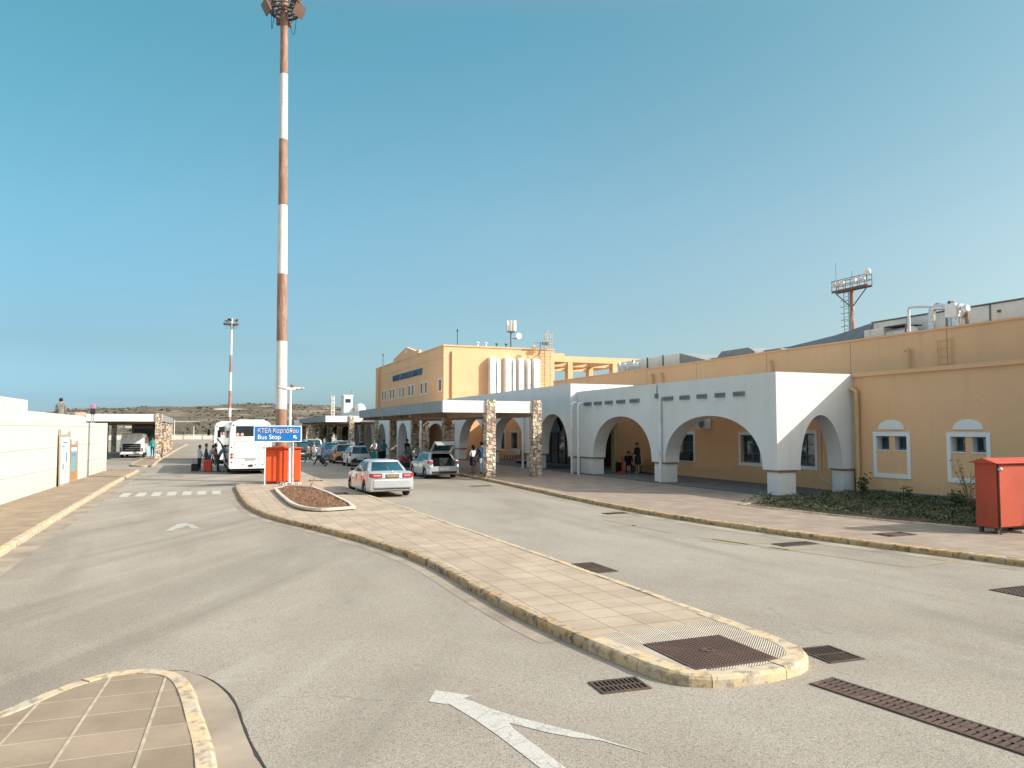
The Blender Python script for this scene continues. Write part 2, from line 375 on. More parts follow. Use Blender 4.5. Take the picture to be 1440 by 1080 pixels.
# ------------------------------------------------------------------ ground, road
def sheet(name, pts, z, m, kind='structure'):
    b = MB(); b.add([(p[0],p[1],z) for p in pts], [tuple(range(len(pts)))])
    o = b.build(name, m, recalc=False); o['kind'] = kind; return o
m_earth, t, b = nt('dry_earth'); co = objco(t)
L(t, ramp(t, noise_n(t, co, .05, 6, .6), [(.3,(.20,.15,.10)),(.6,(.34,.27,.19)),(.8,(.42,.35,.26))]), b.inputs['Base Color']); b.inputs['Roughness'].default_value = .95
sheet('ground', [(-3000,-800),(3000,-800),(3000,3500),(-3000,3500)], -.03, m_earth)
sheet('road', [(-40,-30),(60,-30),(60,222),(-40,222)], 0, M['asphalt'])

def smooth_line(pts, n=6):
    """Catmull-Rom through pts"""
    P = [Vector((p[0],p[1])) for p in pts]; out = []
    for i in range(len(P)-1):
        p0, p1, p2, p3 = P[max(i-1,0)], P[i], P[i+1], P[min(i+2,len(P)-1)]
        for k in range(n):
            u = k/n
            out.append(.5*((2*p1)+(-p0+p2)*u+(2*p0-5*p1+4*p2-p3)*u*u+(-p0+3*p1-3*p2+p3)*u**3))
    out.append(P[-1]); return out
def offset(line, d, closed=False):
    out = []; n = len(line)
    for i, p in enumerate(line):
        a = line[(i-1) % n] if closed else line[max(i-1,0)]; c = line[(i+1) % n] if closed else line[min(i+1,n-1)]
        tn = (c-a).normalized(); out.append(p + Vector((-tn.y, tn.x))*d)
    return out
def kerb(name, line, side, m, h=.13, wd=.16, closed=False, stone_len=1.0):
    """kerb stones along a line; side +1: the stone lies left of the direction of travel"""
    line = [Vector((p[0],p[1])) for p in line]
    if closed: line = line + [line[0]]
    # resample by length
    seg = [0]
    for i in range(1,len(line)): seg.append(seg[-1] + (line[i]-line[i-1]).length)
    total = seg[-1]; ns = max(1, round(total/stone_len)); sub = 4
    def at(s):
        s = min(max(s,0), total)
        for i in range(1,len(seg)):
            if seg[i] >= s - 1e-9:
                k = (s-seg[i-1])/max(seg[i]-seg[i-1],1e-9); return line[i-1].lerp(line[i], k)
        return line[-1]
    b = MB(); rr = random.Random(len(name)*7+ns)
    for q in range(ns):
        s0, s1 = total*q/ns + .006, total*(q+1)/ns - .006
        rings = []; jz = rr.uniform(-.006,.006); jd = rr.uniform(-.008,.008)
        for k in range(sub+1):
            s = s0 + (s1-s0)*k/sub; p = at(s); tn = (at(s+.15)-at(s-.15)).normalized(); nrm = Vector((-tn.y, tn.x))*side
            prof = [(0+jd,-.02),(.0+jd,h-.045),(.012+jd,h-.018),(.04+jd,h+jz),(wd,h+jz),(wd,-.02)]
            rings.append([(p.x+nrm.x*d, p.y+nrm.y*d, z+(rr.uniform(-.004,.004) if z > .05 else 0)) for d, z in prof])
        b.loft(rings, True, True)
    return struct(b.build(name, m))

# central island ------------------------------------------------------------
isl = [(4.62,7.25),(4.30,9.6),(4.22,12.0),(4.18,15.0),(3.72,18.0),(2.82,21.4),(2.05,24.0),(1.62,26.6),(1.42,30.0),(1.40,36.4)]
left = smooth_line(isl, 5)
far = smooth_line([(1.40,36.4),(1.55,38.6),(2.4,39.9),(4.0,40.6),(4.5,42.5),(4.6,46),(4.65,58),(4.95,59.3),(5.35,59)], 4)[1:]
right = [Vector(p) for p in [(5.5,58),(5.67,45.6),(6.2,30),(6.62,14.5),(6.72,9.2),(6.74,8.0)]]
tip = smooth_line([(6.74,8.0),(6.66,7.35),(6.35,6.93),(5.85,6.78),(5.3,6.78),(4.85,6.92),(4.62,7.25)], 5)[:-1]
outline = left + far + right[:-1] + tip
k1 = kerb('island_kerb', left[3:] + far[:10], -1, M['kerb_dark'])
k2 = kerb('island_kerb', far[9:] + right[:-1], -1, M['kerb_pale'])
k3 = kerb('island_kerb', [right[-2]] + tip + left[:4], -1, M['kerb_pale'], wd=.24)
inner = offset(outline, -.155, True)
sheet('island_pavement', [p for p in inner if p.y > 9.0] + [Vector((6.565,8.75)),Vector((4.50,8.75))] , .122, M['tiles'])
# ribbed tactile slabs round the iron cover
m_t, t, b = nt('tactile_slab'); co = objco(t)
wv = N(t,'ShaderNodeTexWave', wave_type='BANDS', bands_direction='DIAGONAL'); wv.inputs['Scale'].default_value = 17; wv.inputs['Distortion'].default_value = 0
mpw = N(t,'ShaderNodeMapping'); mpw.inputs['Scale'].default_value = (1,-1.0,0); L(t, co, mpw.inputs[0]); L(t, mpw.outputs[0], wv.inputs['Vector'])
cb = ramp(t, noise_n(t, co, 2, 4), [(.3,(.38,.32,.245)),(.7,(.48,.41,.32))])
br = N(t,'ShaderNodeTexBrick'); br.offset = 0; br.inputs['Scale'].default_value = 1; br.inputs['Brick Width'].default_value = .5; br.inputs['Row Height'].default_value = .5; br.inputs['Mortar Size'].default_value = .008
L(t, co, br.inputs['Vector'])
c1 = mixc(t, ramp(t, wv.outputs['Fac'], [(.3,(.75,)*3),(.6,(0,)*3)]), cb, (.26,.21,.16))
c1 = mixc(t, br.outputs['Fac'], c1, (.50,.44,.36))
L(t, c1, b.inputs['Base Color']); b.inputs['Roughness'].default_value = .85; bump(t, b, wv.outputs['Fac'], .008, 1)
io_ = offset(outline, -.19, True); nt_ = len(left)+len(far)+len(right[:-1])
TP = [Vector((6.565,8.745))] + io_[nt_:] + [p for p in io_[:12] if p.y < 8.7] + [Vector((4.49,8.745))]
sheet('tactile_pavement', TP, .126, m_t)
# plain concrete filler slab beside the cover
sheet('tactile_pavement_edge', [(4.60,7.45),(4.93,7.02),(4.93,8.1),(4.55,8.15)], .1295, M['concrete'])

# iron cover with a raised chequer of bars
c = thing('manhole_cover', 'large square rusty chequered iron cover set into the tip of the island', 'manhole cover', (5.5,7.58,.13))
b = MB(); b.box(4.95,6.05,7.05,8.12,.10,.138); b.build('cover_frame', M['iron'], c)
b = MB()
for i in range(22):
    for j in range(22):
        x, y = 5.0+i*.0475, 7.09+j*.0465
        b.obox((x+.022,y+.022,.140),(.030,.030,.012), rz=R(0))
b.build('chequer_plate', M['ironrust'], c)
b = MB(); b.lathe((5.5,7.6,.139), [(.07,0),(.09,.012),(.055,.014),(.045,.004)], 16); b.build('lifting_eye', M['iron'], c)

def grate(x0,x1,y0,y1,nx,ny,label,z=.0,rot=0,name='drain_grate',group='drain grates in the road', ribs=.4):
    g = thing(name, label, 'drain grate', ((x0+x1)/2,(y0+y1)/2,z), rot, group)
    a, d = (x1-x0)/2, (y1-y0)/2
    b = MB(); b.add([(-a,-d,.004),(a,-d,.004),(a,d,.004),(-a,d,.004)],[(0,1,2,3)]); b.build('pit', M['pit'], g, world=False)
    b = MB(); e = .03
    b.box(-a,a,-d,-d+e,0,.016); b.box(-a,a,d-e,d,0,.016); b.box(-a,-a+e,-d+e,d-e,0,.0155); b.box(a-e,a,-d+e,d-e,0,.0155)
    b.build('grate_frame', M['iron'], g, world=False)
    b = MB(); cw, ch = (2*a-2*e)/nx, (2*d-2*e)/ny
    for i in range(nx+1):
        x = -a+e+i*cw; h = cw*ribs/2
        if 0 < i < nx: b.box(x-h,x+h,-d+e,d-e,0,.0145)
    for j in range(1,ny):
        y = -d+e+j*ch; b.box(-a+e,a-e,y-.016,y+.016,0,.0135)
    b.build('grate_bars', M['iron'], g, world=False)
    return g
grate(3.86,4.42,7.08,7.46,10,2,'small rusty gully grate in the asphalt left of the island tip', rot=R(-4))
grate(6.80,7.30,7.02,7.62,10,2,'small rusty gully grate in the asphalt right of the island tip', rot=R(-3))
# long trench drain running away to the right of the tip: separate iron sections in one channel
d0, d1 = Vector((6.22,6.59)), Vector((6.72,3.6)); dv = (d1-d0).normalized(); ang = math.atan2(dv.y, dv.x)
tr = thing('trench_drain', 'long brown slotted iron channel drain running from the island tip towards the viewer', 'drain', (d0.x,d0.y,0), ang)
ln = (d1-d0).length; hw = .19
b = MB(); b.add([(0,-hw,.004),(ln,-hw,.004),(ln,hw,.004),(0,hw,.004)],[(0,1,2,3)]); b.build('channel', M['pit'], tr, world=False)
b = MB(); b.box(0,ln,-hw,-hw+.035,0,.017); b.box(0,ln,hw-.035,hw,0,.017); b.box(0,ln,-.02,.02,0,.016); b.build('side_bars', M['iron'], tr, world=False)
for q in range(int(ln/.5)):
    b = MB()
    for k in range(7):
        x = q*.5+.035+k*.0715
        b.box(x-.019,x+.019,-hw+.034,-.02,0,.015); b.box(x-.019,x+.019,.02,hw-.034,0,.015)
    b.box(q*.5+.001,q*.5+.012,-hw+.034,hw-.034,0,.0145)
    b.build('grate_section', M['ironrust'], tr, world=False)
grate(6.68,7.40,13.0,14.05,11,12,'square mesh grate in the asphalt beside the right edge of the island', rot=R(0), ribs=.3)
grate(12.35,13.3,8.55,9.2,11,8,'mesh grate in the asphalt near the terminal kerb, closest to the red cabinet', ribs=.3)
grate(12.5,13.55,14.3,14.75,12,3,'gully grate at the yellow terminal kerb before the planted bed')
grate(12.0,12.8,21.75,22.15,12,3,'gully grate at the yellow terminal kerb before the white corner porch')
grate(11.9,12.9,34.7,35.1,12,3,'gully grate in the road before the first stone pillar')
grate(15.4,16.3,13.95,14.5,2,2,'dark square cover in the pavement between planted bed and kerb', z=.12, ribs=1.2)
grate(4.85,5.5,31.0,31.9,2,2,'rusty square cover in the island beside the silver taxi', z=.122, ribs=1.2)
grate(5.0,5.7,39.6,40.0,2,2,'small dark cover in the island behind the orange cabinet', z=.122, ribs=1.2)
for x, y, w_, d_ in [(10.75,19.15,.7,.1),(12.95,14.7,.9,.5)]: pass

# gutter strip and dust along the kerbs
gl = offset(left[4:], .34); b = MB(); ll = left[4:]
b.add([(p.x+.02,p.y,.004) for p in ll] + [(p.x,p.y,.004) for p in gl], [(i,i+1,len(ll)+i+1,len(ll)+i) for i in range(len(ll)-1)])
o = b.build('gutter_path', M['gutter'], recalc=False); struct(o)

# near island (bottom left of the view) -----------------------------------
ni = smooth_line([(-3.4,4.0),(-2.6,6.6),(-1.95,8.05),(-1.62,8.5),(-1.32,8.98),(-1.0,9.27),(-.72,9.36),(-.38,9.26),(-.14,8.98),(-.02,8.5),(.08,7.6),(.17,6.4),(.22,3.2)], 4)
kerb('near_island_kerb', ni, -1, M['kerb_pale'], h=.13, wd=.16, stone_len=.62)
inr = offset(ni, -.155); sheet('near_island_pavement', [(-3.4,3.2)] + inr, .121, M['tiles_near'])
ap = smooth_line([(-.42,9.56),(-.15,9.50),(.14,9.02),(.33,8.3),(.40,7.45),(.50,6.6),(.8,5.2),(1.0,3.4)],4)
b = MB(); back = smooth_line([(-.42,9.1),(-.3,8.9),(-.2,8.6),(-.1,8.2),(-.02,7.45),(.07,6.6),(.1,5.2),(.1,3.4)],4)
b.add([(p.x,p.y,.012) for p in ap]+[(p.x,p.y,.012) for p in back], [(i,i+1,len(ap)+i+1,len(ap)+i) for i in range(len(ap)-1)])
struct(b.build('concrete_path', M['gutter'], recalc=False))
b = MB(); rr = random.Random(3)                      # broken black bitumen seam along the concrete
e1 = [Vector((p.x+rr.uniform(-.006,.012), p.y+rr.uniform(-.01,.01))) for p in ap]; e2 = [Vector((p.x+.022+rr.uniform(0,.014), p.y+.01+rr.uniform(0,.01))) for p in ap]
b.add([(p.x,p.y,.016) for p in e1]+[(p.x,p.y,.005) for p in e2], [(i,i+1,len(ap)+i+1,len(ap)+i) for i in range(len(ap)-1)])
struct(b.build('path_seam', plain('bitumen', (.03,.026,.022), .9), recalc=False))
# raised pointing strips between the near slabs
b = MB()
for x0, x1 in [(-.30,-.43),(-.83,-1.02),(-1.36,-1.60)]:
    ya = {-.30:8.94,-.83:9.23,-1.36:8.78}[x0]; n = 9
    for k in range(n):
        y0_, y1_ = ya+(4.2-ya)*k/n, ya+(4.2-ya)*(k+1)/n-.004; u0, u1 = x0+(x1-x0)*(ya-y0_)/2.3, x0+(x1-x0)*(ya-y1_)/2.3
        b.slab([(u0-.012,y0_,.115),(u0+.012,y0_,.115),(u1+.013,y1_,.115),(u1-.013,y1_,.115)], (0,0,.0125))
struct(b.build('pavement_pointing', plain('pointing', (.40,.33,.245), .9, var=.15, scale=8)))

# terminal-side pavement ---------------------------------------------------
kr = smooth_line([(17.0,2.0),(15.9,7.0),(15.08,10.5),(14.0,14.8),(13.35,19.0),(13.14,22.5),(13.25,27),(13.6,33),(13.9,38.2),(14.0,46)], 5) + [Vector((14.0,y)) for y in (60,80,100,125,150)]
kerb('terminal_kerb', kr, -1, M['kerb'], wd=.2)
kri = offset(kr, -.195)
sheet('terminal_pavement', kri + [(25.5,150),(25.5,1.0)], .121, M['tiles_right'])
gk = offset(kr, .55); b = MB(); b.add([(p.x,p.y,.004) for p in kr]+[(p.x,p.y,.004) for p in gk], [(i,i+1,len(kr)+i+1,len(kr)+i) for i in range(len(kr)-1)])
struct(b.build('gutter_path', M['gutter'], recalc=False))
# left-hand pavement along the white wall -----------------------------------
kl = smooth_line([(-3.7,-5),(-3.86,12),(-3.92,22),(-3.92,32),(-3.88,45),(-3.72,53.5),(-3.82,55.4),(-4.3,56.4),(-5.2,56.8),(-9,57)], 6)
kerb('wall_side_kerb', kl, 1, M['kerb_pale'], wd=.17)
sheet('wall_side_pavement', offset(kl, .165) + [(-9,-5)], .121, M['tiles_left'])
gk = offset(kl[:-8], -.5); kk = kl[:-8]; b = MB(); b.add([(p.x,p.y,.004) for p in kk]+[(p.x,p.y,.004) for p in gk], [(i,i+1,len(kk)+i+1,len(kk)+i) for i in range(len(kk)-1)])
struct(b.build('gutter_path', M['gutter'], recalc=False))
# island carrying the left canopy
li = smooth_line([(-4.75,150),(-4.9,90),(-5.0,66.5),(-4.8,63.0),(-4.3,61.9),(-3.6,61.7),(-3.25,62.6),(-3.3,75),(-3.0,110),(-2.4,150)], 5)
kerb('canopy_island_kerb', li, 1, M['kerb_pale'], wd=.17)
sheet('canopy_island_pavement', offset(li, .165), .121, M['tiles_left'])

# road markings --------------------------------------------------------------
def marking(pts, m=None, z=.005):
    b = MB(); b.add([(p[0],p[1],z) for p in pts], [tuple(range(len(pts)))])
    return struct(b.build('road_marking', m or M['paint'], recalc=False))
marking([(2.14,7.56),(2.30,7.86),(2.60,7.55),(2.50,7.52),(2.66,7.12),(2.82,6.82),(3.02,6.52),(3.22,6.24),(3.54,5.63),(3.40,5.86),(3.26,6.08),(3.08,6.22),(2.90,6.42),(2.78,6.60),(2.68,6.74),(2.665,6.62),(2.69,6.3),(2.75,5.7),(2.92,4.6),(2.72,4.6),(2.56,5.75),(2.48,6.5),(2.40,7.0),(2.31,7.42),(2.26,7.44)])
for k in range(7):
    x = -3.08+k*.585
    marking([(x,34.6+.02*k),(x+.34,34.6),(x+.36,36.6),(x+.02,36.6)])
marking([(-.62,24.1),(-.40,24.3),(-.20,23.9),(-.02,22.9),(-.20,22.85),(-.34,23.6),(-.72,22.6),(-.88,22.65)], M['paintfaint'])
for pts in ([(13.0,11.25),(14.35,11.40),(14.35,11.52),(13.0,11.37)], [(12.9,11.3),(12.99,11.3),(11.6,16.4),(11.5,16.4)], [(11.7,14.9),(12.6,14.9),(12.3,15.9),(11.3,15.9)],
            [(12.0,13.9),(12.9,13.7),(12.8,14.2),(11.9,14.4)], [(11.6,21.0),(12.5,20.9),(12.4,21.5),(11.5,21.6)], [(11.4,17.3),(11.55,17.3),(11.3,20.5),(11.15,20.5)], [(12.0,31.6),(13.0,31.5),(13.0,32.4),(12.1,32.4)], [(10.7,18.9),(11.4,18.95),(11.35,19.1),(10.75,19.06)]):
    marking(pts, M['ypaint'])
# ------------------------------------------------------------------ walls with arches and openings
def fx(xf): return lambda u, d, z: (xf + d, u, z)          # wall facing -X, u runs along Y
def fy(yf): return lambda u, d, z: (u, yf + d, z)          # wall facing -Y, u runs along X
def arched_wall(mb, F, u0, u1, z0, zt, arches, d0, d1, n=26, pw=2.15):
    def bx(a, b_):
        if b_ - a < 1e-4: return
        p = [F(a,d0,z0),F(b_,d0,z0),F(b_,d1,z0),F(a,d1,z0),F(a,d0,zt),F(b_,d0,zt),F(b_,d1,zt),F(a,d1,zt)]
        mb.add(p, [(0,3,2,1),(4,5,6,7),(0,1,5,4),(1,2,6,5),(2,3,7,6),(3,0,4,7)])
    cur = u0
    for ua, ub, zs, za in sorted(arches):
        bx(cur, ua); us = []; zb = []
        for i in range(n+1):
            th = math.pi*i/n; c_ = -math.cos(th)
            us.append(ua + (ub-ua)*(c_+1)/2); zb.append(zs + (za-zs)*(max(0, 1-abs(c_)**pw))**(1/pw))
        vs_ = []; fs = []
        for i in range(n+1):
            vs_ += [F(us[i],d0,zb[i]),F(us[i],d1,zb[i]),F(us[i],d0,zt),F(us[i],d1,zt)]
        for i in range(n):
            a, c = 4*i, 4*i+4
            fs += [(a,c,c+2,a+2),(a+1,a+3,c+3,c+1),(a,a+1,c+1,c),(a+2,c+2,c+3,a+3)]
        mb.add(vs_, fs); cur = ub
    bx(cur, u1)
def holed_wall(mb, F, u0, u1, z0, z1, holes, d0, d1):
    us = sorted({u0,u1}|{h[0] for h in holes}|{h[1] for h in holes}); zs = sorted({z0,z1}|{h[2] for h in holes}|{h[3] for h in holes})
    inh = lambda u, z: any(h[0] < u < h[1] and h[2] < z < h[3] for h in holes)
    for i in range(len(us)-1):
        for j in range(len(zs)-1):
            if inh((us[i]+us[i+1])/2, (zs[j]+zs[j+1])/2): continue
            a, b_, c, d = us[i], us[i+1], zs[j], zs[j+1]
            for dd in (d0, d1): mb.add([F(a,dd,c),F(b_,dd,c),F(b_,dd,d),F(a,dd,d)], [(0,1,2,3)])
    for h in holes + [(u0,u1,z0,z1)]:
        a, b_, c, d = h
        mb.add([F(a,d0,c),F(b_,d0,c),F(b_,d0,d),F(a,d0,d),F(a,d1,c),F(b_,d1,c),F(b_,d1,d),F(a,d1,d)], [(0,1,5,4),(1,2,6,5),(2,3,7,6),(3,0,4,7)])
def fbox(mb, F, u0, u1, d0, d1, z0, z1):
    p = [F(u0,d0,z0),F(u1,d0,z0),F(u1,d1,z0),F(u0,d1,z0),F(u0,d0,z1),F(u1,d0,z1),F(u1,d1,z1),F(u0,d1,z1)]
    mb.add(p, [(0,3,2,1),(4,5,6,7),(0,1,5,4),(1,2,6,5),(2,3,7,6),(3,0,4,7)])
def window(parent, F, u0, u1, z0, z1, depth=.16, nu=1, nz=2, surround=.15, bar=.05, fm=None, sm=None, proud=.03):
    """a window in a hole: proud surround, coloured frame with bars, pane"""
    s = MB()
    if surround:
        fbox(s,F,u0-surround,u0,-proud,.02,z0-surround,z1+surround); fbox(s,F,u1,u1+surround,-proud,.02,z0-surround,z1+surround)
        fbox(s,F,u0,u1,-proud,.02,z1,z1+surround); fbox(s,F,u0,u1,-proud,.02,z0-surround,z0)
        wn = s.build('window', sm or M['trim'], parent)
    fr = MB(); e = .06
    fbox(fr,F,u0,u0+e,depth-.05,depth,z0,z1); fbox(fr,F,u1-e,u1,depth-.05,depth,z0,z1)
    fbox(fr,F,u0+e,u1-e,depth-.05,depth,z0,z0+e); fbox(fr,F,u0+e,u1-e,depth-.05,depth,z1-e,z1)
    for i in range(1,nu+1):
        u = u0+(u1-u0)*i/(nu+1); fbox(fr,F,u-bar/2,u+bar/2,depth-.045,depth-.003,z0+e,z1-e)
    for i in range(1,nz+1):
        z = z0+(z1-z0)*i/(nz+1); fbox(fr,F,u0+e,u1-e,depth-.04,depth-.006,z-bar*.4,z+bar*.4)
    if not surround: wn = fr.build('window', fm or M['blueframe'], parent)
    else: fr.build('window_frame', fm or M['blueframe'], wn)
    p = MB(); p.add([F(u0,depth-.012,z0),F(u1,depth-.012,z0),F(u1,depth-.012,z1),F(u0,depth-.012,z1)], [(0,1,2,3)])
    p.build('pane', M['glass'], wn)
    return wn
def pipe_part(parent, x, y, z0, z1, r, m, toward=(1,0), reach=.3):
    b = MB(); tx, ty = toward
    b.tube([(x+tx*reach,y+ty*reach,z1+.02),(x+tx*.12,y+ty*.12,z1+.01),(x+tx*.03,y+ty*.03,z1-.06),(x,y,z1-.18),(x,y,z0+.1),(x,y,z0)], r, 10)
    for z in (z0+(z1-z0)*.3, z0+(z1-z0)*.72): b.lathe((x,y,z), [(r+.012,-.03),(r+.012,.03)], 10)
    return b.build('downpipe', m, parent, smooth=True)

# ------------------------------------------------------------------ A: white corner porch
A = thing('arcade_porch', 'white corner porch with two wide arches and a sunlit end wall', 'building', (20.65,23.9,0))
b = MB()
arched_wall(b, fx(20.65), 24.70, 41.0, 1.12, 4.95, [(24.75,31.72,1.13,3.30),(32.9,39.08,1.13,3.40)], 0, .8)
arched_wall(b, fy(23.90), 20.65, 24.597, 1.12, 4.95, [(21.78,23.94,1.13,3.28)], 0, .8, pw=2.0)
b.build('wall', M['white'], A)
bb = MB(); pr = MB()
for x0,x1,y0,y1 in [(20.75,21.62,24.0,24.62),(20.75,21.4,31.8,32.8),(20.75,21.4,39.18,40.8),(24.05,24.597,23.98,24.6)]:
    bb = MB(); bb.box(x0-.04,x1+.04 if x1 < 24.5 else x1,y0-.04,y1+.04,1.03,1.12); bb.build('brown_band', M['browncap'], A); pr = MB(); pr.box(x0,x1,y0,y1,.15,1.03); pr.build('pier', M['white'], A)
b = MB(); b.box(21.45,23.7,24.7,41.0,4.15,4.40); b.build('roof', M['white'], A)  # stops short of the inner wall; gap added to let sky light in
b = MB(); b.box(20.42,24.597,23.55,63.5,.04,.16); b.box(20.42,20.60,23.55,63.5,.161,.166); b.build('porch_floor', M['slate'], A)
vents = [(31.72,30.95),(30.32,29.62),(28.98,28.32),(27.66,27.05),(26.42,25.76),(40.05,39.22),(38.78,37.98),(37.5,36.75),(36.25,35.42),(34.85,34.0)]
for a, c in vents:
    b = MB(); F = fx(20.65); fbox(b,F,c,a,-.10,.0,4.08,4.27); v = b.build('wall_light', M['grey'], A, bevel=.01)
    b = MB(); fbox(b,F,c+.05,a-.05,-.104,-.098,4.12,4.23); b.build('lens', plain('lens_grey', (.10,.12,.13), .4), v) if 'lens_grey' not in bpy.data.materials else b.build('lens', bpy.data.materials['lens_grey'], v)
pipe_part(A, 20.55, 31.95, .12, 4.30, .075, M['pipewhite'])
b = MB(); b.tube([(20.64,32.32,4.9),(20.6,32.32,4.4)], .02, 6); b.box(20.52,20.64,32.24,32.40,4.22,4.45); b.build('junction_box', M['grey'], A)
# inner ochre wall under the porch
holes = [(29.62,31.05,1.10,2.44),(34.98,36.20,1.10,2.44),(26.1,27.45,1.10,2.52)]
b = MB(); holed_wall(b, fx(24.6), 24.36, 43.55, .16, 4.15, holes, 0, .3); iw = b.build('inner_wall', M['yellow'], A)
for h in holes: window(A, fx(24.6), *h, depth=.2, surround=.15)
b = MB(); F = fx(24.6)
fbox(b,F,35.0,36.1,-.28,-.02,1.02,1.34); pb = b.build('window_box', M['black'], A)
b = MB(); rr = random.Random(2)
for k in range(40):
    c_ = (24.45+rr.uniform(-.1,.1), rr.uniform(35.05,36.05), 1.36+rr.uniform(0,.12)); b.obox(c_, (.05,.06,.012), rr.uniform(0,3), rr.uniform(-1,1))
b.build('foliage', plain('box_plants', (.10,.12,.05), .8, var=.4, scale=20), pb)
b = MB(); b.box(24.2,24.55,33.35,34.25,2.72,3.3); ac = b.build('air_conditioner', M['pipewhite'], A, bevel=.02)
b = MB(); b.lathe((24.2,33.7,3.0), [(.22,-.012),(.22,.0)], 20, 'X'); b.build('fan_grille', M['grey'], ac)
b = MB(); b.tube([(24.57,25.75,3.0),(24.57,25.75,1.0),(24.57,25.7,.62),(24.57,24.9,.36),(24.5,24.3,.2)], .025, 6); b.build('conduit', M['pipewhite'], A)

# ------------------------------------------------------------------ ochre wing
Y_ = thing('ochre_wing', 'single storey ochre wing with white framed windows and a rusty metal duct on its roof', 'building', (24.6,10,0))
wins = [(21.40,22.78,19.73,18.05),]
F = fx(24.6)
W1 = [(21.39,22.80),(18.22,19.56),(14.6,16.0),(11.0,12.4)]
holes = []
for a, c in W1:
    m_ = (a+c)/2; holes += [(a+.0,m_-.12,1.92,2.44),(m_+.12,c-.0,1.92,2.44)]
b = MB(); holed_wall(b, F, 9.8, 23.9, 0, 4.82, holes, 0, .35); b.build('wall', M['yellow'], Y_)
b = MB(); fbox(b,F,9.8,23.9,-.012,0.0,0,.34); b.build('plinth', M['grey'], Y_)
b = MB(); fbox(b,F,9.8,23.897,-.09,.35,4.822,4.98); b.build('coping', M['yellow'], Y_)
b = MB(); fbox(b,F,9.8,41,.352,12,4.40,4.60); b.build('roof', M['concrete'], Y_)
for a, c in W1:
    m_ = (a+c)/2
    for u0, u1 in ((a,m_-.12),(m_+.12,c)): window(Y_, F, u0, u1, 1.92, 2.44, depth=.30, nu=0, nz=0, surround=0)
    b = MB(); s_ = .15
    fbox(b,F,a-s_,a,-.04,.01,.84,2.60); fbox(b,F,c,c+s_,-.04,.01,.84,2.60); fbox(b,F,a,c,-.04,.01,2.45,2.60); fbox(b,F,a,c,-.04,.01,.84,1.0)
    for u0, u1 in ((a,m_-.12),(m_+.12,c)): fbox(b,F,u0,u1,-.02,.02,1.885,1.918)
    # white reveal on the far side of each small opening
    for u0, u1 in ((a,m_-.12),(m_+.12,c)): fbox(b,F,u1-.012,u1-.002,.0,.28,1.922,2.438)
    b.build('window_surround', M['trim'], Y_)
    b = MB(); n = 14; r_ = (c-a)*.43; vs_ = []
    pts = [F(m_+r_*math.cos(math.pi*i/n), -.035, 2.70+r_*.62*math.sin(math.pi*i/n)) for i in range(n+1)]
    b.slab(pts, (.034,0,0)); b.build('lunette', M['trim'], Y_)
pipe_part(Y_, 24.45, 23.62, .1, 4.30, .085, M['pipeyellow'], toward=(-.2,1), reach=.25)
# higher roof parapet set back behind it
b = MB(); F2 = fx(27.0); fbox(b,F2,9.8,58,0,.3,4.6,6.64); fbox(b,F2,9.8,58,-.05,.35,6.642,6.72); b.build('upper_parapet', M['yellow'], Y_)
jb = plain('joint_brown', (.34,.22,.12), .9)
for y in (21.5,26.35,31.9,38.0,43.5): b = MB(); fbox(b,F2,y-.012,y+.012,-.006,.0,4.8,6.63); b.build('movement_joint', jb, Y_)
for y, z in ((23.15,5.95),(31.4,6.15),(41.5,6.2),(42.6,6.2)):
    b = MB(); b.tube([(26.98,y+.25,z+.03),(26.88,y+.2,z+.03),(26.86,y+.02,z),(26.86,y,z-.15),(26.86,y,4.62)], .055, 8); b.build('overflow_pipe', M['pipeyellow'], Y_, smooth=True)
b = MB()
for y in (21.25,21.85): b.tube([(26.9,y,4.7),(26.9,y,6.25)], .018, 6)
for k in range(5): b.tube([(26.9,21.25,4.95+k*.31),(26.9,21.85,4.95+k*.31)], .014, 6)
b.build('wall_ladder', M['pipeyellow'], Y_)
b = MB(); b.box(27.3,60,9.8,70,5.9,6.1); b.box(24.96,60,9.8,10.1,0,4.39); b.box(27.3,60,9.8,10.1,4.61,5.89); b.build('roof_deck', M['concrete'], Y_)

# ------------------------------------------------------------------ B: entrance arcade
B = thing('entrance_arcade', 'white arcade block in shade between the corner porch and nearest canopy', 'building', (20.2,41,0))
b = MB(); arched_wall(b, fx(20.2), 41.0, 65.97, 1.12, 5.42, [(41.35,45.9,1.13,3.66),(48.1,54.5,1.13,3.60),(56.0,62.4,1.13,3.62)], 0, .8)
b.box(21.0,24.5,41.003,41.3,4.16,5.42); b.build('wall', M['white'], B)
bb = MB(); pr = MB()
for y0, y1 in ((41.0,41.3),(46.0,48.0),(54.6,55.9),(62.5,65.9)):
    bb = MB(); bb.box(20.26,20.94,y0+.04,y1-.0,1.03,1.12); bb.build('brown_band', M['browncap'], B); pr = MB(); pr.box(20.3,20.9,y0+.08,y1-.05,.167,1.03); pr.build('pier', M['white'], B)
b = MB(); b.box(21.0,23.6,41.3,65.97,4.2,4.45); b.build('roof', M['white'], B)  # made narrower, the added opening lights the inner walls from above
holes = [(60.0,61.45,1.0,2.45),(63.0,64.35,1.0,2.45)]
b = MB(); holed_wall(b, fx(24.6), 51.4, 65.97, .167, 4.2, holes, 0, .3); b.build('inner_wall', M['yellow'], B)
for h in holes: window(B, fx(24.6), *h, depth=.2)
b = MB(); b.box(21.01,24.59,65.6,65.9,.167,4.19); b.build('inner_wall', M['yellow'], B)
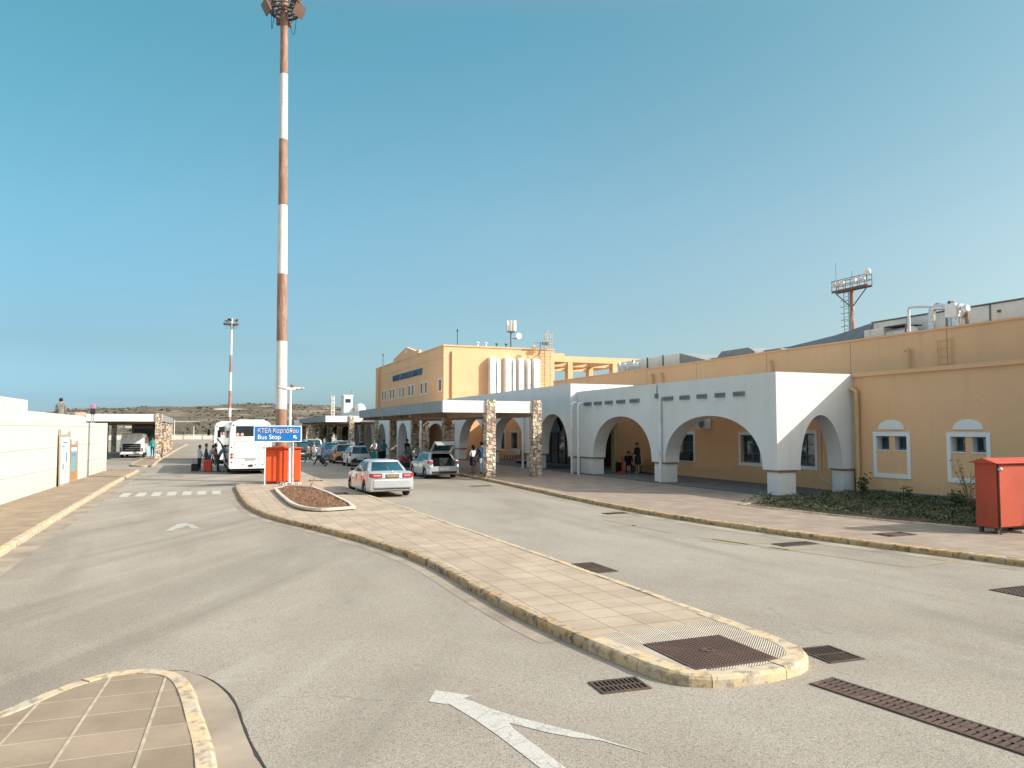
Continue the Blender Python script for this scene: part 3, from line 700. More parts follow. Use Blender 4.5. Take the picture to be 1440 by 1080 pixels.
pipe_part(B, 20.05, 40.55, .12, 4.25, .075, M['pipewhite']); pipe_part(B, 20.05, 39.72, .12, 4.2, .075, M['pipewhite'], toward=(1,.2)); pipe_part(B, 20.05, 48.0, .12, 3.9, .075, M['pipewhite'])
# glazed vestibule with dark doors
V = MB(); fr = M['blueframe']
V.box(23.02,24.6,43.62,51.38,.167,.25); vb = V.build('vestibule', M['slate'], B)
p = MB(); p.add([(23.04,43.66,.25),(24.6,43.66,.25),(24.6,43.66,3.9),(23.04,43.66,3.9)],[(0,1,2,3)]); p.add([(23.04,43.66,.25),(23.04,51.3,.25),(23.04,51.3,3.9),(23.04,43.66,3.9)],[(0,1,2,3)])
p.build('pane', glass_dark('door_glass', (.008,.012,.014), .05, .5), vb)
p = MB()
for x in (23.04,23.75,24.55): p.box(x-.04,x+.04,43.58,43.66,.25,3.9)
for z in (.27,2.5,3.85): p.box(23.08,24.5,43.585,43.655,z,z+.07)
for y in (43.62,45.1,46.3,47.55,48.8,50.05,51.3): p.box(22.97,23.04,y-.04,y+.04,.25,3.9)
for z in (.27,2.5,3.85): p.box(22.975,23.035,43.7,51.3,z,z+.08)
p.build('vestibule_frame', fr, vb)
p = MB(); pts = [(22.96,49.4+1.05*math.cos(math.pi*i/14),2.6+.85*math.sin(math.pi*i/14)) for i in range(15)]; p.slab(pts, (.03,0,0)); p.build('fanlight', plain('fanlight_teal', (.10,.22,.25), .2), vb)
p = MB(); p.box(23.0,24.6,43.6,51.4,3.92,4.2); p.build('vestibule_roof', M['yellow'], vb)
p = MB(); p.box(22.6,22.95,45.05,45.55,.167,4.2); p.build('column', M['yellow'], B)
# yellow-green post and a red barrier stand in the arch
p = MB(); p.box(22.62,22.9,40.2,40.5,.167,4.15); p.build('column', plain('olive_post', (.30,.28,.13), .7), B)

# ------------------------------------------------------------------ C: far arcade, projecting towards the road
Cc = thing('far_arcade', 'far white arcade with round arches and a sunlit end wall', 'building', (17.2,66,0))
b = MB(); arched_wall(b, fx(17.2), 66.8, 108, .16, 4.9, [(68.2,72.0,1.2,3.3),(77.2,81.2,1.2,3.3),(84.0,88.0,1.2,3.3),(91.5,95.5,1.2,3.3),(99,103,1.2,3.3)], 0, .8)
arched_wall(b, fy(66.0), 17.2, 24.9, .16, 4.9, [(18.25,20.15,1.2,3.25)], 0, .8, pw=2)
b.build('wall', M['white'], Cc)
b = MB(); b.box(18.0,21.2,66.8,108,4.3,4.5); b.build('roof', M['white'], Cc)
b = MB(); b.box(21.2,21.5,66.8,108,.16,4.3); b.build('inner_wall', M['yellow'], Cc)

# ------------------------------------------------------------------ two-storey block
T = thing('terminal_block', 'two storey ochre block with a small gable on its parapet and blue lettering', 'building', (24.6,81.6,0))
F = fx(24.6)
prs = [(82.4,83.5),(88.3,89.3),(90.3,91.3),(94.5,95.5),(96.3,97.3),(99.5,100.5),(101.3,102.2),(105.0,106.0),(106.8,107.8),(110.4,111.3),(112.0,113.0)]
holes = [(a+.08,c-.08,7.05,8.30) for a, c in prs]
b = MB(); holed_wall(b, F, 81.6, 114.4, 0, 11.95, holes, 0, .4); fbox(b,F,114.402,115.8,-.4,.4,0,11.95)
b.box(25.0,38.1,81.6,82.0,0,11.95); b.box(25.0,38,115.0,115.8,0,11.95); b.build('wall', M['yellow'], T)
for h in holes: window(T, F, *h, depth=.14, nu=0, nz=1, surround=.13, proud=.05)
b = MB(); fbox(b,F,81.5,115.9,-.07,.4,11.952,12.10); b.box(25.0,38.1,81.5,82.0,11.952,12.10); b.build('coping', M['yellow'], T)
b = MB(); fbox(b,F,81.6,114.4,-.04,0,10.75,10.9); b.build('string_course', M['yellow'], T)
b = MB(); b.slab([F(105.8,-.02,12.105),F(92.2,-.02,12.105),F(92.2,-.02,12.55),F(93.8,-.02,12.55),F(98.6,-.02,13.5),F(105.8,-.02,12.5)], (.4,0,0)); b.build('gable', M['yellow'], T)
b = MB(); b.lathe(F(98.6,-.04,12.9), [(.33,0),(.33,.03)], 16, 'X'); b.build('round_plaque', M['trim'], T)
b = MB(); b.box(25.0,38.0,82.0,114.9,10.7,10.9); b.build('roof', M['concrete'], T)
pipe_part(T, 25.55, 81.48, 5.4, 11.35, .13, M['pipeyellow'], toward=(0,1), reach=.1)
b = MB(); b.box(25.0,26.1,81.4,81.599,5.4,5.85); b.build('white_base', M['trim'], T)
def text(body, size, loc, rot, m, parent, name='lettering', extrude=.015, align='LEFT', width=None):
    cu = bpy.data.curves.new(name, 'FONT'); cu.body = body; cu.size = size; cu.extrude = extrude; cu.align_x = align; cu.materials.append(m)
    o = bpy.data.objects.new(name, cu); col.objects.link(o); loc = Vector(loc) - Vector(parent.location)
    dg = bpy.context.evaluated_depsgraph_get(); me = bpy.data.meshes.new_from_object(o.evaluated_get(dg)); me.name = name
    bpy.data.objects.remove(o)
    q = bpy.data.objects.new(name, me); col.objects.link(q); q.parent = parent; q.location = loc; q.rotation_euler = rot
    xs = [v.co.x for v in me.vertices]
    if width: q.scale = (width/(max(xs)-min(xs)), 1, 1)
    return q
text('ΚΡΑΤΙΚΟΣ ΑΕΡΟΛΙΜΕΝΑΣ ΚΑΡΠΑΘΟΥ', 1.1, (24.52,105.9,9.36), (R(90),0,R(-90)), M['bluesign'], T, extrude=.04, width=15.5)
# white ducts climbing the end wall
for x0, x1, z1 in [(29.8,30.45,10.85),(30.6,31.05,10.65),(31.65,32.35,10.85),(32.55,32.9,10.75),(33.3,33.9,10.85),(34.35,34.7,10.75),(35.15,35.9,10.85)]:
    b = MB(); n = 6; rr_ = .42; pts = [(0,5.4),(0,z1-rr_)] + [(rr_-rr_*math.cos(a*math.pi/2/n), z1-rr_+rr_*math.sin(a*math.pi/2/n)) for a in range(1,n+1)] + [(.86,z1),(.86,5.4)]
    b.slab([(x0,80.74+p_[0],p_[1]) for p_ in pts], (x1-x0,0,0)); b.build('wall_duct', M['ductw'], T, bevel=.02)
# roof-top pergola of ochre beams
P_ = thing('roof_pergola', 'ochre concrete beam frame open to the sky on the roof beside the white wall ducts', 'pergola', (38.1,81.6,5))
for y in (81.6,87.8,94.4):
    b = MB(); b.box(38.1,49.6,y,y+.48,10.65,11.35); b.build('beam', M['yellow'], P_)
    for x in (39.9,45.9,49.1): b = MB(); b.box(x,x+.6,y+.02,y+.46,5,10.65); b.build('column', M['yellow'], P_)
for x in (39.95,43,45.95,49.15):
    for y in (82.082,88.282): b = MB(); b.box(x,x+.48,y,y+(5.716 if y < 85 else 6.116),10.70,11.30); b.build('cross_beam', M['yellow'], P_)
b = MB(); b.box(38.1,39.4,81.6,82.1,11.352,11.65); b.build('end_block', M['yellow'], P_)

# ------------------------------------------------------------------ canopies on stone pillars
def pillar(parent, x, y, z1, s=.52, seed=1):
    b = MB(); n = 4; rr = random.Random(seed); rings = []; nz = 14
    for k in range(nz+1):
        z = .10+(z1-.10)*k/nz; ring = []
        for i in range(n):
            for j in range(3):
                cs = [(-1,-1),(1,-1),(1,1),(-1,1)]; a, c = cs[i], cs[(i+1)%4]
                u = j/3; ring.append((x+(a[0]+(c[0]-a[0])*u)*s/2+rr.uniform(-.018,.018), y+(a[1]+(c[1]-a[1])*u)*s/2+rr.uniform(-.018,.018), z))
        rings.append(ring)
    b.loft(rings, True, True); return b.build('pillar', M['stone'], parent)
M['timber'] = plain('brown_beam', (.36,.25,.18), .8, var=.2, scale=3)
def canopy(label, x0, x1, y0, y1, zt, xs, ys, xf=None, front=True):
    c = thing('canopy', label, 'canopy', ((x0+x1)/2, y0, 0), 0, 'canopies on stone pillars')
    b = MB(); b.box(x0+.2,x1-.2,y0+.25,y1-.2,zt-.44,zt-.30); b.build('roof', M['white'], c)
    b = MB(); xa = x0
    b.box(x0,x1,y0,y0+.25,zt-.64,zt); b.build('fascia', M['white'], c)
    b = MB(); b.box(x0,x0+.2,y0+.252,y1,zt-.62,zt-.012); b.build('side_fascia', M['greyroof_shade'], c)  # white fascia in shade, its darkness put into the colour
    b = MB(); b.box(x1-.2,x1,y0+.252,y1,zt-.62,zt-.012); b.build('side_fascia', M['greyroof_shade'], c)  # same painted-in shade tone on the opposite side
    b = MB(); b.box(x0+.202,x1-.202,y1-.25,y1,zt-.62,zt-.012); b.build('end_fascia', M['white'], c)
    k = 0
    for x in xs:
        for y in ys: pillar(c, x, y, zt+.06 if y == ys[0] else zt-.5, seed=int(x*10+y)); k += 1
    for y in ys[1:]:
        b = MB(); b.box(x0+.22,x1-.22,y-.14,y+.14,zt-.80,zt-.45); b.build('cross_beam', M['timber'], c)
    for x in xs:
        b = MB(); b.box(x-.12,x+.12,y0+.55,y1-.3,zt-.86,zt-.50); b.build('long_beam', M['timber'], c)
    return c
canopy('nearest flat white canopy on stone pillars, standing over the kerb before the arcade', 11.75, 17.42, 39.06, 62.5, 4.25, (14.42,17.14), (39.2,47.0,55.0,62.0))
canopy('second white canopy along the terminal, beyond the nearest stone pillared one', 11.75, 17.3, 80.9, 104, 4.12, (14.42,17.1), (81.0,88.5,96,103))
canopy('farthest canopy beside the terminal, just beyond the blue sign', 11.75, 16.6, 110, 132, 3.95, (13.9,16.3), (110.1,117,124,131))
lc = canopy('white canopy on stone pillars sheltering the minibus and the dark coach', -9.9, -3.35, 75.0, 101.5, 4.05, (-9.6,-3.63), (75.12,84.0,92.5,101))
# ------------------------------------------------------------------ white retaining wall on the left
Wl = thing('retaining_wall', 'long white painted retaining wall with grey joint lines along the left pavement', 'wall', (-6.0,40,0))
F = lambda u, d, z: (-6.39+(u-31.2)*.031-d, u, z)      # runs very slightly off the road axis
b = MB()
fbox(b,F,-10,34.5,0,.35,0,3.83); fbox(b,F,34.502,47.0,0,.35,0,3.42); fbox(b,F,47.002,54.0,0,.35,0,3.08); fbox(b,F,54.002,54.4,-.12,.5,0,3.10)
b.build('wall', M['whitewall'], Wl)
b = MB(); jm = plain('wall_joint_grey', (.42,.40,.37), .9)
for z in (.98,1.92,2.86):
    u = -10
    while u < 53.9: fbox(b,F,u,min(u+4,53.9),-.010,.0,z-.02,z+.02); u += 4
for u in (-4,4.5,13,21.5,30,38.6): 
    for z0, z1 in ((.12,.96),(1.0,1.90),(1.94,2.84),(2.88,3.40)): fbox(b,F,u-.012,u+.012,-.008,.0,z0,z1)
b.build('joint_lines', jm, Wl)
b = MB(); fbox(b,F,46.4,47.0,-.02,.36,3.43,3.62); b.build('pier_cap', plain('pinkish_stone', (.50,.36,.28), .9), Wl)
# raised car park behind the wall
b = MB(); b.add([(-60,-10,2.62),(-7.3,-10,2.62),(-6.1,54,2.62),(-60,54,2.62)],[(0,1,2,3)]); struct(b.build('terrace_ground', M['concrete'], recalc=False))
b = MB(); b.box(-60,-6.2,54.01,54.3,0,2.61); tag(b.build('terrace_wall', M['whitewall']), 'white end wall of the raised car park behind the retaining wall', 'wall')
# boards leaning on the wall
def board(y0, y1, h, label, frame, face, marks):
    c = thing('notice_board', label, 'notice board', (-6.0,(y0+y1)/2,.12), 0, 'notice boards against the white wall')
    G = lambda u, d, z: (-6.39+(u-31.2)*.031+.10-d-(z-.12)*.02, u, z)
    b = MB(); fbox(b,G,y0,y0+.12,-.06,.0,.12,h); fbox(b,G,y1-.12,y1,-.06,.0,.12,h-.1); fbox(b,G,y0+.12,y1-.12,-.05,.0,h-.35,h-.25); fbox(b,G,y0+.12,y1-.12,-.05,.0,.12,.2); b.build('board_frame', frame, c)
    b = MB(); fbox(b,G,y0+.121,y1-.121,-.03,.01,.2,h-.36); b.build('panel', face, c)
    for (a, e, z0, z1, m_) in marks:
        b = MB(); fbox(b,G,y0+.12+a*(y1-y0-.24),y0+.12+e*(y1-y0-.24),-.034,-.031,.2+(h-.56)*z0,.2+(h-.56)*z1); b.build('printed_mark', m_, c)
    return c
pb_ = plain('poster_pale_blue', (.66,.76,.84), .5); pt = plain('poster_teal', (.17,.34,.38), .5); pbr = plain('poster_brown', (.38,.19,.07), .6); pd = plain('print_blue', (.12,.22,.42), .6)
board(40.2,42.6,2.72,'tall pale notice board with a greenish wooden post leaning on the white wall', plain('board_frame_olive',(.34,.30,.20),.8), pb_, [(.3,.8,.86,.89,pd),(.2,.5,.78,.81,pd),(.6,.75,.45,.66,pd),(.25,.4,.30,.42,pd),(.5,.6,.2,.27,pd)])
board(42.75,44.5,2.22,'shorter brown framed notice board with a teal poster beside the tall pale board', plain('board_frame_brown',(.40,.20,.09),.8), pt, [(.05,.95,.02,.26,pbr),(.05,.95,.86,.97,pb_),(.3,.8,.72,.80,pd)])

# traffic signal behind the wall
c = thing('traffic_signal', 'two slim posts carrying a pink and dark signal head behind the white wall', 'signal', (-7.05,60,0))
b = MB(); b.tube([(-7.18,60,0),(-7.10,60,3.9)], .04, 8); b.tube([(-6.92,60,0),(-7.0,60,3.9)], .04, 8); b.build('post', M['steel'], c)
b = MB(); b.box(-7.2,-6.9,59.9,60.1,3.75,4.12); b.build('signal_head', M['black'], c, bevel=.03)
b = MB(); b.box(-7.19,-6.91,59.88,60.1,4.125,4.45); b.build('signal_lamp', plain('signal_pink', (.45,.16,.28), .5), c, bevel=.05)

# ------------------------------------------------------------------ red and white masts
def banded(name, bands, red, white):
    m, t, b = nt(name); co = objco(t); sx = N(t,'ShaderNodeSeparateXYZ'); L(t, co, sx.inputs[0])
    mr = N(t,'ShaderNodeMapRange'); mr.inputs['From Max'].default_value = 30; L(t, sx.outputs['Z'], mr.inputs[0])
    r = N(t,'ShaderNodeValToRGB'); e = r.color_ramp; e.interpolation = 'CONSTANT'
    while len(e.elements) > 1: e.elements.remove(e.elements[-1])
    e.elements[0].position = 0; e.elements[0].color = (*red,1)
    for z, k in bands: x = e.elements.new(z/30); x.color = (*(red if k else white),1)
    L(t, mr.outputs[0], r.inputs[0])
    wear = noise_n(t, objco(t,(3,3,.5)), 2.2, 5, .7)
    c1 = mixc(t, ramp(t, wear, [(.45,(0,)*3),(.7,(.6,)*3)]), r.outputs[0], (.47,.36,.28))
    L(t, c1, b.inputs['Base Color']); b.inputs['Roughness'].default_value = .75; return m
m_m1 = banded('mast_paint', [(3.66,0),(7.18,1),(10.77,0),(14.32,1),(17.86,0),(21.44,1)], (.26,.13,.085), (.66,.63,.59))
m_m2 = banded('mast_paint_far', [(5.2,0),(6.8,0),(7.0,1),(10.5,0),(14.2,1),(17.8,0),(21.5,0)], (.30,.13,.085), (.70,.68,.65))
def mast(label, x, y, r0, r1, h, ring, m, lean=0):
    c = thing('floodlight_mast', label, 'light mast', (x,y,0), 0, 'red and white floodlight masts')
    c.rotation_euler = (0, lean, 0)
    b = MB(); n = 14; b.tube([(0,0,.0),(0,0,.35),(0,0,.36),(0,0,h)], [r0*1.5,r0*1.5,r0,r1], n); b.build('pole', m, c, smooth=True, world=False)
    b = MB(); k = 24
    for rr_, zz, tt in ((ring,h-1.25,.07),(ring*.98,h-1.0,.035),(ring*.55,h-1.25,.05)): b.tube([(rr_*math.cos(2*math.pi*i/k),rr_*math.sin(2*math.pi*i/k),zz) for i in range(k+1)], tt, 6)
    for i in range(6):
        a = math.pi*i/3+.3; b.tube([(r1*math.cos(a),r1*math.sin(a),h-1.25),(ring*math.cos(a),ring*math.sin(a),h-1.25)], .045, 6)
        b.tube([(ring*math.cos(a),ring*math.sin(a),h-1.25),(ring*math.cos(a),ring*math.sin(a),h-1.0)], .03, 6)
    b.build('lamp_ring', M['black'] if False else plain('ring_rust_'+str(int(y)), (.10,.06,.045), .7), c, world=False)
    for i, (a, dz, tilt) in enumerate(((3.35,-.05,-.5),(2.3,.75,-1.0),(.7,1.0,-.7),(5.5,-.15,-.5),(4.4,.8,-.9),(1.5,-.1,-.5))):
        px, py = ring*1.12*math.cos(a), ring*1.12*math.sin(a)
        f = MB(); Mx = Matrix.Translation((px,py,h-1.1+dz)) @ Matrix.Rotation(a,4,'Z') @ Matrix.Rotation(-tilt,4,'Y')
        prof = [(-.10,.16),(.05,.30),(.16,.40),(.20,.40)]; rings = []
        for d, s_ in prof: rings.append([Mx @ Vector((d, s_*u, s_*.78*v)) for u, v in ((-1,-1),(1,-1),(1,1),(-1,1))])
        f.loft(rings, True, True); fl = f.build('floodlight', bpy.data.materials.get('lamp_housing') or plain('lamp_housing', (.13,.075,.05), .6), c, world=False)
        f = MB(); f.add([Mx @ Vector((.203,.36*u,.28*v)) for u, v in ((-1,-1),(1,-1),(1,1),(-1,1))], [(0,1,2,3)]); f.build('lens', bpy.data.materials.get('lamp_lens') or plain('lamp_lens', (.17,.10,.075), .4), fl, world=False)
        f = MB(); f.tube([Mx @ Vector((0,-.42,0)), Mx @ Vector((-.25,-.42,-.2)), Vector((ring*math.cos(a),ring*math.sin(a),h-1.2)), Mx @ Vector((-.25,.42,-.2)), Mx @ Vector((0,.42,0))], .022, 5); f.build('bracket', M['black'], c, world=False)
    for a0 in (.2,2.4,4.6):
        f = MB(); f.tube([(ring*.9*math.cos(a0+u*.9),ring*.9*math.sin(a0+u*.9),h-1.25-.9*math.sin(math.pi*u/1)) for u in [i/8 for i in range(9)]], .015, 4)
        f.build('loose_cable', M['black'], c, world=False)
mast('tall red and white banded floodlight mast behind the orange cabinet', 3.78, 41.3, .30, .185, 26.05, .72, m_m1, R(-.55))
mast('distant red and white floodlight mast standing beyond the parked buses', 5.0, 166, .34, .2, 25.3, 1.15, m_m2)

# ------------------------------------------------------------------ island furniture
OC = thing('utility_cabinet', 'bright orange steel cabinet at the foot of the tall mast, behind the bus stop sign', 'cabinet', (3.65,38.8,.12))
b = MB(); b.box(2.80,4.42,38.35,39.15,.2,1.80); b.build('body', M['orange'], OC, bevel=.015)
b = MB(); b.slab([(2.70,38.2,1.80),(4.52,38.2,1.80),(4.52,38.2,1.83),(3.6,38.2,1.90),(2.70,38.2,1.83)], (0,1.05,0)); b.build('lid', M['orange'], OC)
for x0, x1 in ((2.82,3.28),(3.62,4.40)): b = MB(); b.box(x0,x1,38.30,38.349,.26,1.74); b.build('door', M['orange'], OC, bevel=.01)
b = MB(); b.box(2.9,4.3,38.45,39.05,.12,.2); b.build('plinth', M['iron'], OC)

SG = thing('bus_stop_sign', 'blue bus stop direction sign with Greek and English lettering on two thin posts', 'sign', (3.3,37.6,.12))
b = MB(); b.box(2.24,4.31,37.56,37.585,2.16,2.84); b.build('sign_face', M['signblue'], SG)
b = MB(); b.box(2.20,4.35,37.57,37.61,2.12,2.158); b.box(2.20,4.35,37.57,37.61,2.842,2.88); b.box(2.20,2.238,37.571,37.609,2.158,2.842); b.box(4.312,4.35,37.571,37.609,2.158,2.842); b.build('white_edge', M['signwhite'], SG)
for x in (2.72,3.98): b = MB(); b.tube([(x,37.64,.12),(x,37.64,2.8)], .032, 10); b.build('post', M['pipewhite'], SG, smooth=True)
text('ΚΤΕΛ Καρπάθου', .30, (2.36,37.552,2.545), (R(90),0,0), M['signyellow'], SG, extrude=.003, width=1.82)
text('Bus Stop', .30, (2.36,37.552,2.255), (R(90),0,0), M['signwhite'], SG, extrude=.003, width=1.02)
b = MB(); c_ = Vector((4.06,37.553,2.34)); 
b.slab([c_+Vector(p_) for p_ in ((-.085,0,.085),(.055,0,.085),(.012,0,.042),(.085,0,-.031),(.031,0,-.085),(-.042,0,-.012),(-.085,0,-.055))], (0,.004,0)); b.build('arrow', M['signwhite'], SG)

LP = thing('street_lamp', 'slim white lamp post with a broken cross head behind the bus stop sign', 'street lamp', (3.86,37.95,.12))
b = MB(); b.tube([(3.86,37.95,.12),(3.84,37.95,4.62)], [.075,.06], 10); b.build('pole', M['pipewhite'], LP, smooth=True)
b = MB(); b.tube([(3.28,37.95,4.70),(3.6,37.95,4.64),(3.84,37.95,4.62),(4.1,37.95,4.64),(4.46,37.95,4.67)], [.05,.07,.09,.07,.05], 8); b.build('cross_arm', M['pipewhite'], LP, smooth=True)
for x, z in ((3.36,4.75),(3.55,4.70),(4.2,4.70),(4.40,4.72)): b = MB(); b.lathe((x,37.95,z-.06), [(.11,-.02),(.12,.02),(.05,.05)], 10); b.build('lamp_socket', plain('socket_tan_'+str(int(x*100)), (.50,.40,.30), .7), LP)
b = MB(); b.ell((3.93,37.95,4.78), (.10,.09,.09), 10, 6); b.build('bird_nest', plain('nest_brown', (.30,.17,.09), .9, var=.4, scale=20), LP)
b = MB(); rr = random.Random(9)
for k in range(10): x = 3.45+k*.1; b.obox((x,37.7+rr.uniform(-.1,.1),.17),(.08,.06,.10),rr.uniform(0,2)); 
b.box(3.62,4.1,37.75,38.15,.122,.18); b.build('footing', plain('footing_stone', (.55,.52,.46), .9), LP)

PL = thing('planter_bed', 'low concrete edged planting bed with bare reddish soil on the island', 'planter', (3.9,30,.12))
po = smooth_line([(2.98,34.3),(2.92,32),(2.9,29.5),(2.92,27.3),(3.08,25.8),(3.42,24.95),(3.95,24.9),(4.5,25.1)],4)+[Vector(p_) for p_ in ((4.62,26.5),(4.60,31.0),(4.4,34.2),(3.6,35.6))]
pin = offset(po, -.13, True); b = MB(); n = len(po)
b.add([(p_.x,p_.y,.12) for p_ in po]+[(p_.x,p_.y,.24) for p_ in po]+[(p_.x,p_.y,.24) for p_ in pin]+[(p_.x,p_.y,.16) for p_ in pin],
      [(i,(i+1)%n,n+(i+1)%n,n+i) for i in range(n)]+[(n+i,n+(i+1)%n,2*n+(i+1)%n,2*n+i) for i in range(n)]+[(2*n+i,2*n+(i+1)%n,3*n+(i+1)%n,3*n+i) for i in range(n)])
b.build('concrete_edge', plain('edge_concrete', (.52,.46,.38), .9, var=.12, scale=3, bmp=.4), PL)
def inside(p_, poly):
    r_ = False; j = len(poly)-1
    for i in range(len(poly)):
        if (poly[i].y > p_[1]) != (poly[j].y > p_[1]) and p_[0] < (poly[j].x-poly[i].x)*(p_[1]-poly[i].y)/(poly[j].y-poly[i].y)+poly[i].x: r_ = not r_
        j = i
    return r_
b = MB(); nx, ny = 22, 110; x0, y0, dx, dy = 2.9, 24.9, .082, .098; idx = {}
for i in range(nx):
    for j in range(ny):
        p_ = (x0+i*dx, y0+j*dy)
        if inside(p_, pin): idx[(i,j)] = len(b.v); b.v.append((p_[0],p_[1],.175+.05*noise.noise(Vector((p_[0]*2.2,p_[1]*2.2,0)))+rnd.uniform(0,.045)))
for (i,j), a in idx.items():
    q = [(i+1,j),(i+1,j+1),(i,j+1)]
    if all(k in idx for k in q): b.f.append((a,idx[q[0]],idx[q[1]],idx[q[2]])); b.m.append(0)
b.build('soil', M['soil'], PL, recalc=False)
b = MB(); rr = random.Random(4)
for k in range(320):
    p_ = (rr.uniform(2.95,4.6), rr.uniform(25,35.4))
    if inside(p_, pin): a = rr.uniform(0,6.28); h_ = rr.uniform(.04,.16); b.add([(p_[0],p_[1],.18),(p_[0]+.02*math.cos(a),p_[1]+.02*math.sin(a),.18),(p_[0]+.08*math.cos(a+1),p_[1]+.08*math.sin(a+1),.18+h_)],[(0,1,2)])
b.build('dry_stalks', plain('dry_stalk', (.30,.19,.09), .9), PL, recalc=False)
def sprig(name, label, x, y, z, h, n, spread, m, cat='plant', leaf=.06, stems=None):
    c = thing(name, label, cat, (x,y,z)); rr = random.Random(int(x*100+y*10)); b = MB(); lf = MB()
    for k in range(stems or max(3,n//14)):
        a = rr.uniform(0,6.28); tx, ty, th = spread*rr.uniform(.2,1)*math.cos(a), spread*rr.uniform(.2,1)*math.sin(a), h*rr.uniform(.6,1)
        pts = [(x,y,z-.02),(x+tx*.4,y+ty*.4,z+th*.5),(x+tx,y+ty,z+th)]; b.tube(pts, [.014,.009,.004], 5)
        for q in range(max(1,int(n/(stems or max(3,n//14))))):
            u = rr.uniform(.15,1); px, py, pz = x+tx*u+rr.gauss(0,leaf*.7), y+ty*u+rr.gauss(0,leaf*.7), z+th*u+rr.gauss(0,leaf*.6); lf.obox((px,py,max(pz,z+.01)),(leaf*rr.uniform(.6,1.3),leaf*.55,.006),rr.uniform(0,6.3),rr.uniform(-1,1),rr.uniform(-1,1))
    b.build('stem', M['wood'], c); 
    if n: lf.build('leaves', m, c)
    return c
def leafmat(name, c1, c2, c3):
    m, t, b = nt(name); co = objco(t); L(t, ramp(t, noise_n(t, co, 1.6, 5, .75), [(.3,c1),(.5,c2),(.72,c3)]), b.inputs['Base Color'])
    b.inputs['Roughness'].default_value = .65; b.inputs['Specular IOR Level'].default_value = .3; return m
M['leaf'] = leafmat('iceplant_leaf', (.030,.045,.016), (.062,.085,.030), (.13,.135,.055))
M['leafd'] = leafmat('shrub_leaf', (.026,.042,.014), (.055,.085,.026), (.10,.13,.045))
sprig('weed', 'small leafless weed on the corner of the soil bed', 4.35, 34.0, .2, .5, 14, .2, M['leafd'], leaf=.05)
sprig('weed', 'dry grey weed growing at the foot of the lamp post', 3.3, 36.2, .12, .3, 30, .25, plain('dry_leaf', (.30,.27,.20), .9), leaf=.05)

# planted bed by the ochre wing ---------------------------------------------
gb = [(17.0,21.7),(17.6,17.8),(18.75,14.0),(20.2,8.0),(21.6,3.0),(24.45,3.0),(24.45,23.45),(21.5,23.35),(19.2,22.6)]
gbv = [Vector(p_) for p_ in gb]
kerb('bed_kerb', gbv, 1, M['kerb_pale'], h=.16, wd=.10, closed=True)
gi = offset(gbv, .11, True); sheet('bed_ground', gi, .13, plain('bed_soil', (.16,.115,.075), .95, var=.3, scale=4))
b = MB(); rr = random.Random(21); cnt = 0
while cnt < 26000:
    x, y = rr.uniform(16.9,24.45), rr.uniform(5,23.5)
    if rr.random() > min(1, (13/max(1,abs(y-14)+6))): continue
    if not inside((x,y), gi): continue
    if noise.noise(Vector((x*1.1,y*1.1,3))) < -.34: continue
    hh = .20+.15*noise.noise(Vector((x*.9,y*.9,0)))+.06*noise.noise(Vector((x*3,y*3,5))); z = .14+max(.02,hh)*rr.uniform(.35,1.05)
    a = rr.uniform(0,6.28); s_ = rr.uniform(.036,.075); tl = rr.uniform(.0,.8)
    dx_, dy_ = math.cos(a)*s_, math.sin(a)*s_; nx_, ny_ = -math.sin(a)*s_*.35, math.cos(a)*s_*.35
    b.add([(x-dx_,y-dy_,z-s_*tl),(x+nx_,y+ny_,z+.008),(x+dx_,y+dy_,z+s_*tl),(x-nx_,y-ny_,z+.008)], [(0,1,2,3)]); cnt += 1
o = b.build('ground_cover_plants', M['leaf'], recalc=False); tag(o, 'low grey green ground cover filling the bed below the ochre wall', 'ground cover', kind='stuff')
sprig('shrub', 'small leafy shrub at the foot of the ochre downpipe', 24.0, 23.0, .14, .95, 130, .32, M['leafd'], 'shrub', leaf=.10)
sprig('shrub', 'tiny dark seedling under the first white framed window', 24.0, 20.9, .14, .55, 60, .2, M['leafd'], 'shrub', leaf=.09)
sprig('shrub', 'thin twiggy shrub with bare branches before the second white framed window', 22.9, 17.6, .14, 1.7, 90, .75, M['leafd'], 'shrub', leaf=.055, stems=15)
sprig('shrub', 'dense green bush at the foot of the thin twiggy shrub', 22.8, 17.9, .14, .65, 260, .5, M['leafd'], 'shrub', leaf=.07)
sprig('shrub', 'low dark bush at the tip of the planted bed near the corner porch', 18.3, 21.8, .14, .4, 60, .35, M['leafd'], 'shrub', leaf=.07)

# red cabinet at the right edge ---------------------------------------------
RC = thing('utility_cabinet', 'weathered red metal cabinet with a small pitched roof on the terminal pavement', 'cabinet', (19.0,13.5,.12))
x0, x1, y0, y1 = 18.20, 21.6, 13.27, 13.84
b = MB(); b.box(x0,x1,y0,y1,.27,1.86); b.build('body', M['redbox'], RC, bevel=.012)
b = MB(); b.slab([(x0-.10,y0-.12,1.862),(x0-.10,y1+.12,1.862),(x0-.10,(y0+y1)/2,1.99)], (x1-x0+.2,0,0)); b.build('roof', M['redbox'], RC)
for i in range(3):
    b = MB(); xa = x0+.07+i*1.14; b.box(xa,xa+1.10,y0-.035,y0-.002,.30,1.82); d_ = b.build('door', M['redbox'], RC, bevel=.008)
    b = MB(); b.box(xa+1.02,xa+1.07,y0-.085,y0-.037,.98,1.16); b.build('handle', M['steel'], d_)
    b = MB(); b.tube([(xa+1.05,y0-.06,.98),(xa+1.02,y0-.05,.5),(xa+.9,y0-.05,.3)], .006, 5); b.build('wire', M['iron'], d_)
b = MB(); b.tube([(x0+.03,y0-.05,.12),(x0+.03,y0-.05,1.72)], .018, 6); b.build('locking_bar', M['iron'], RC)
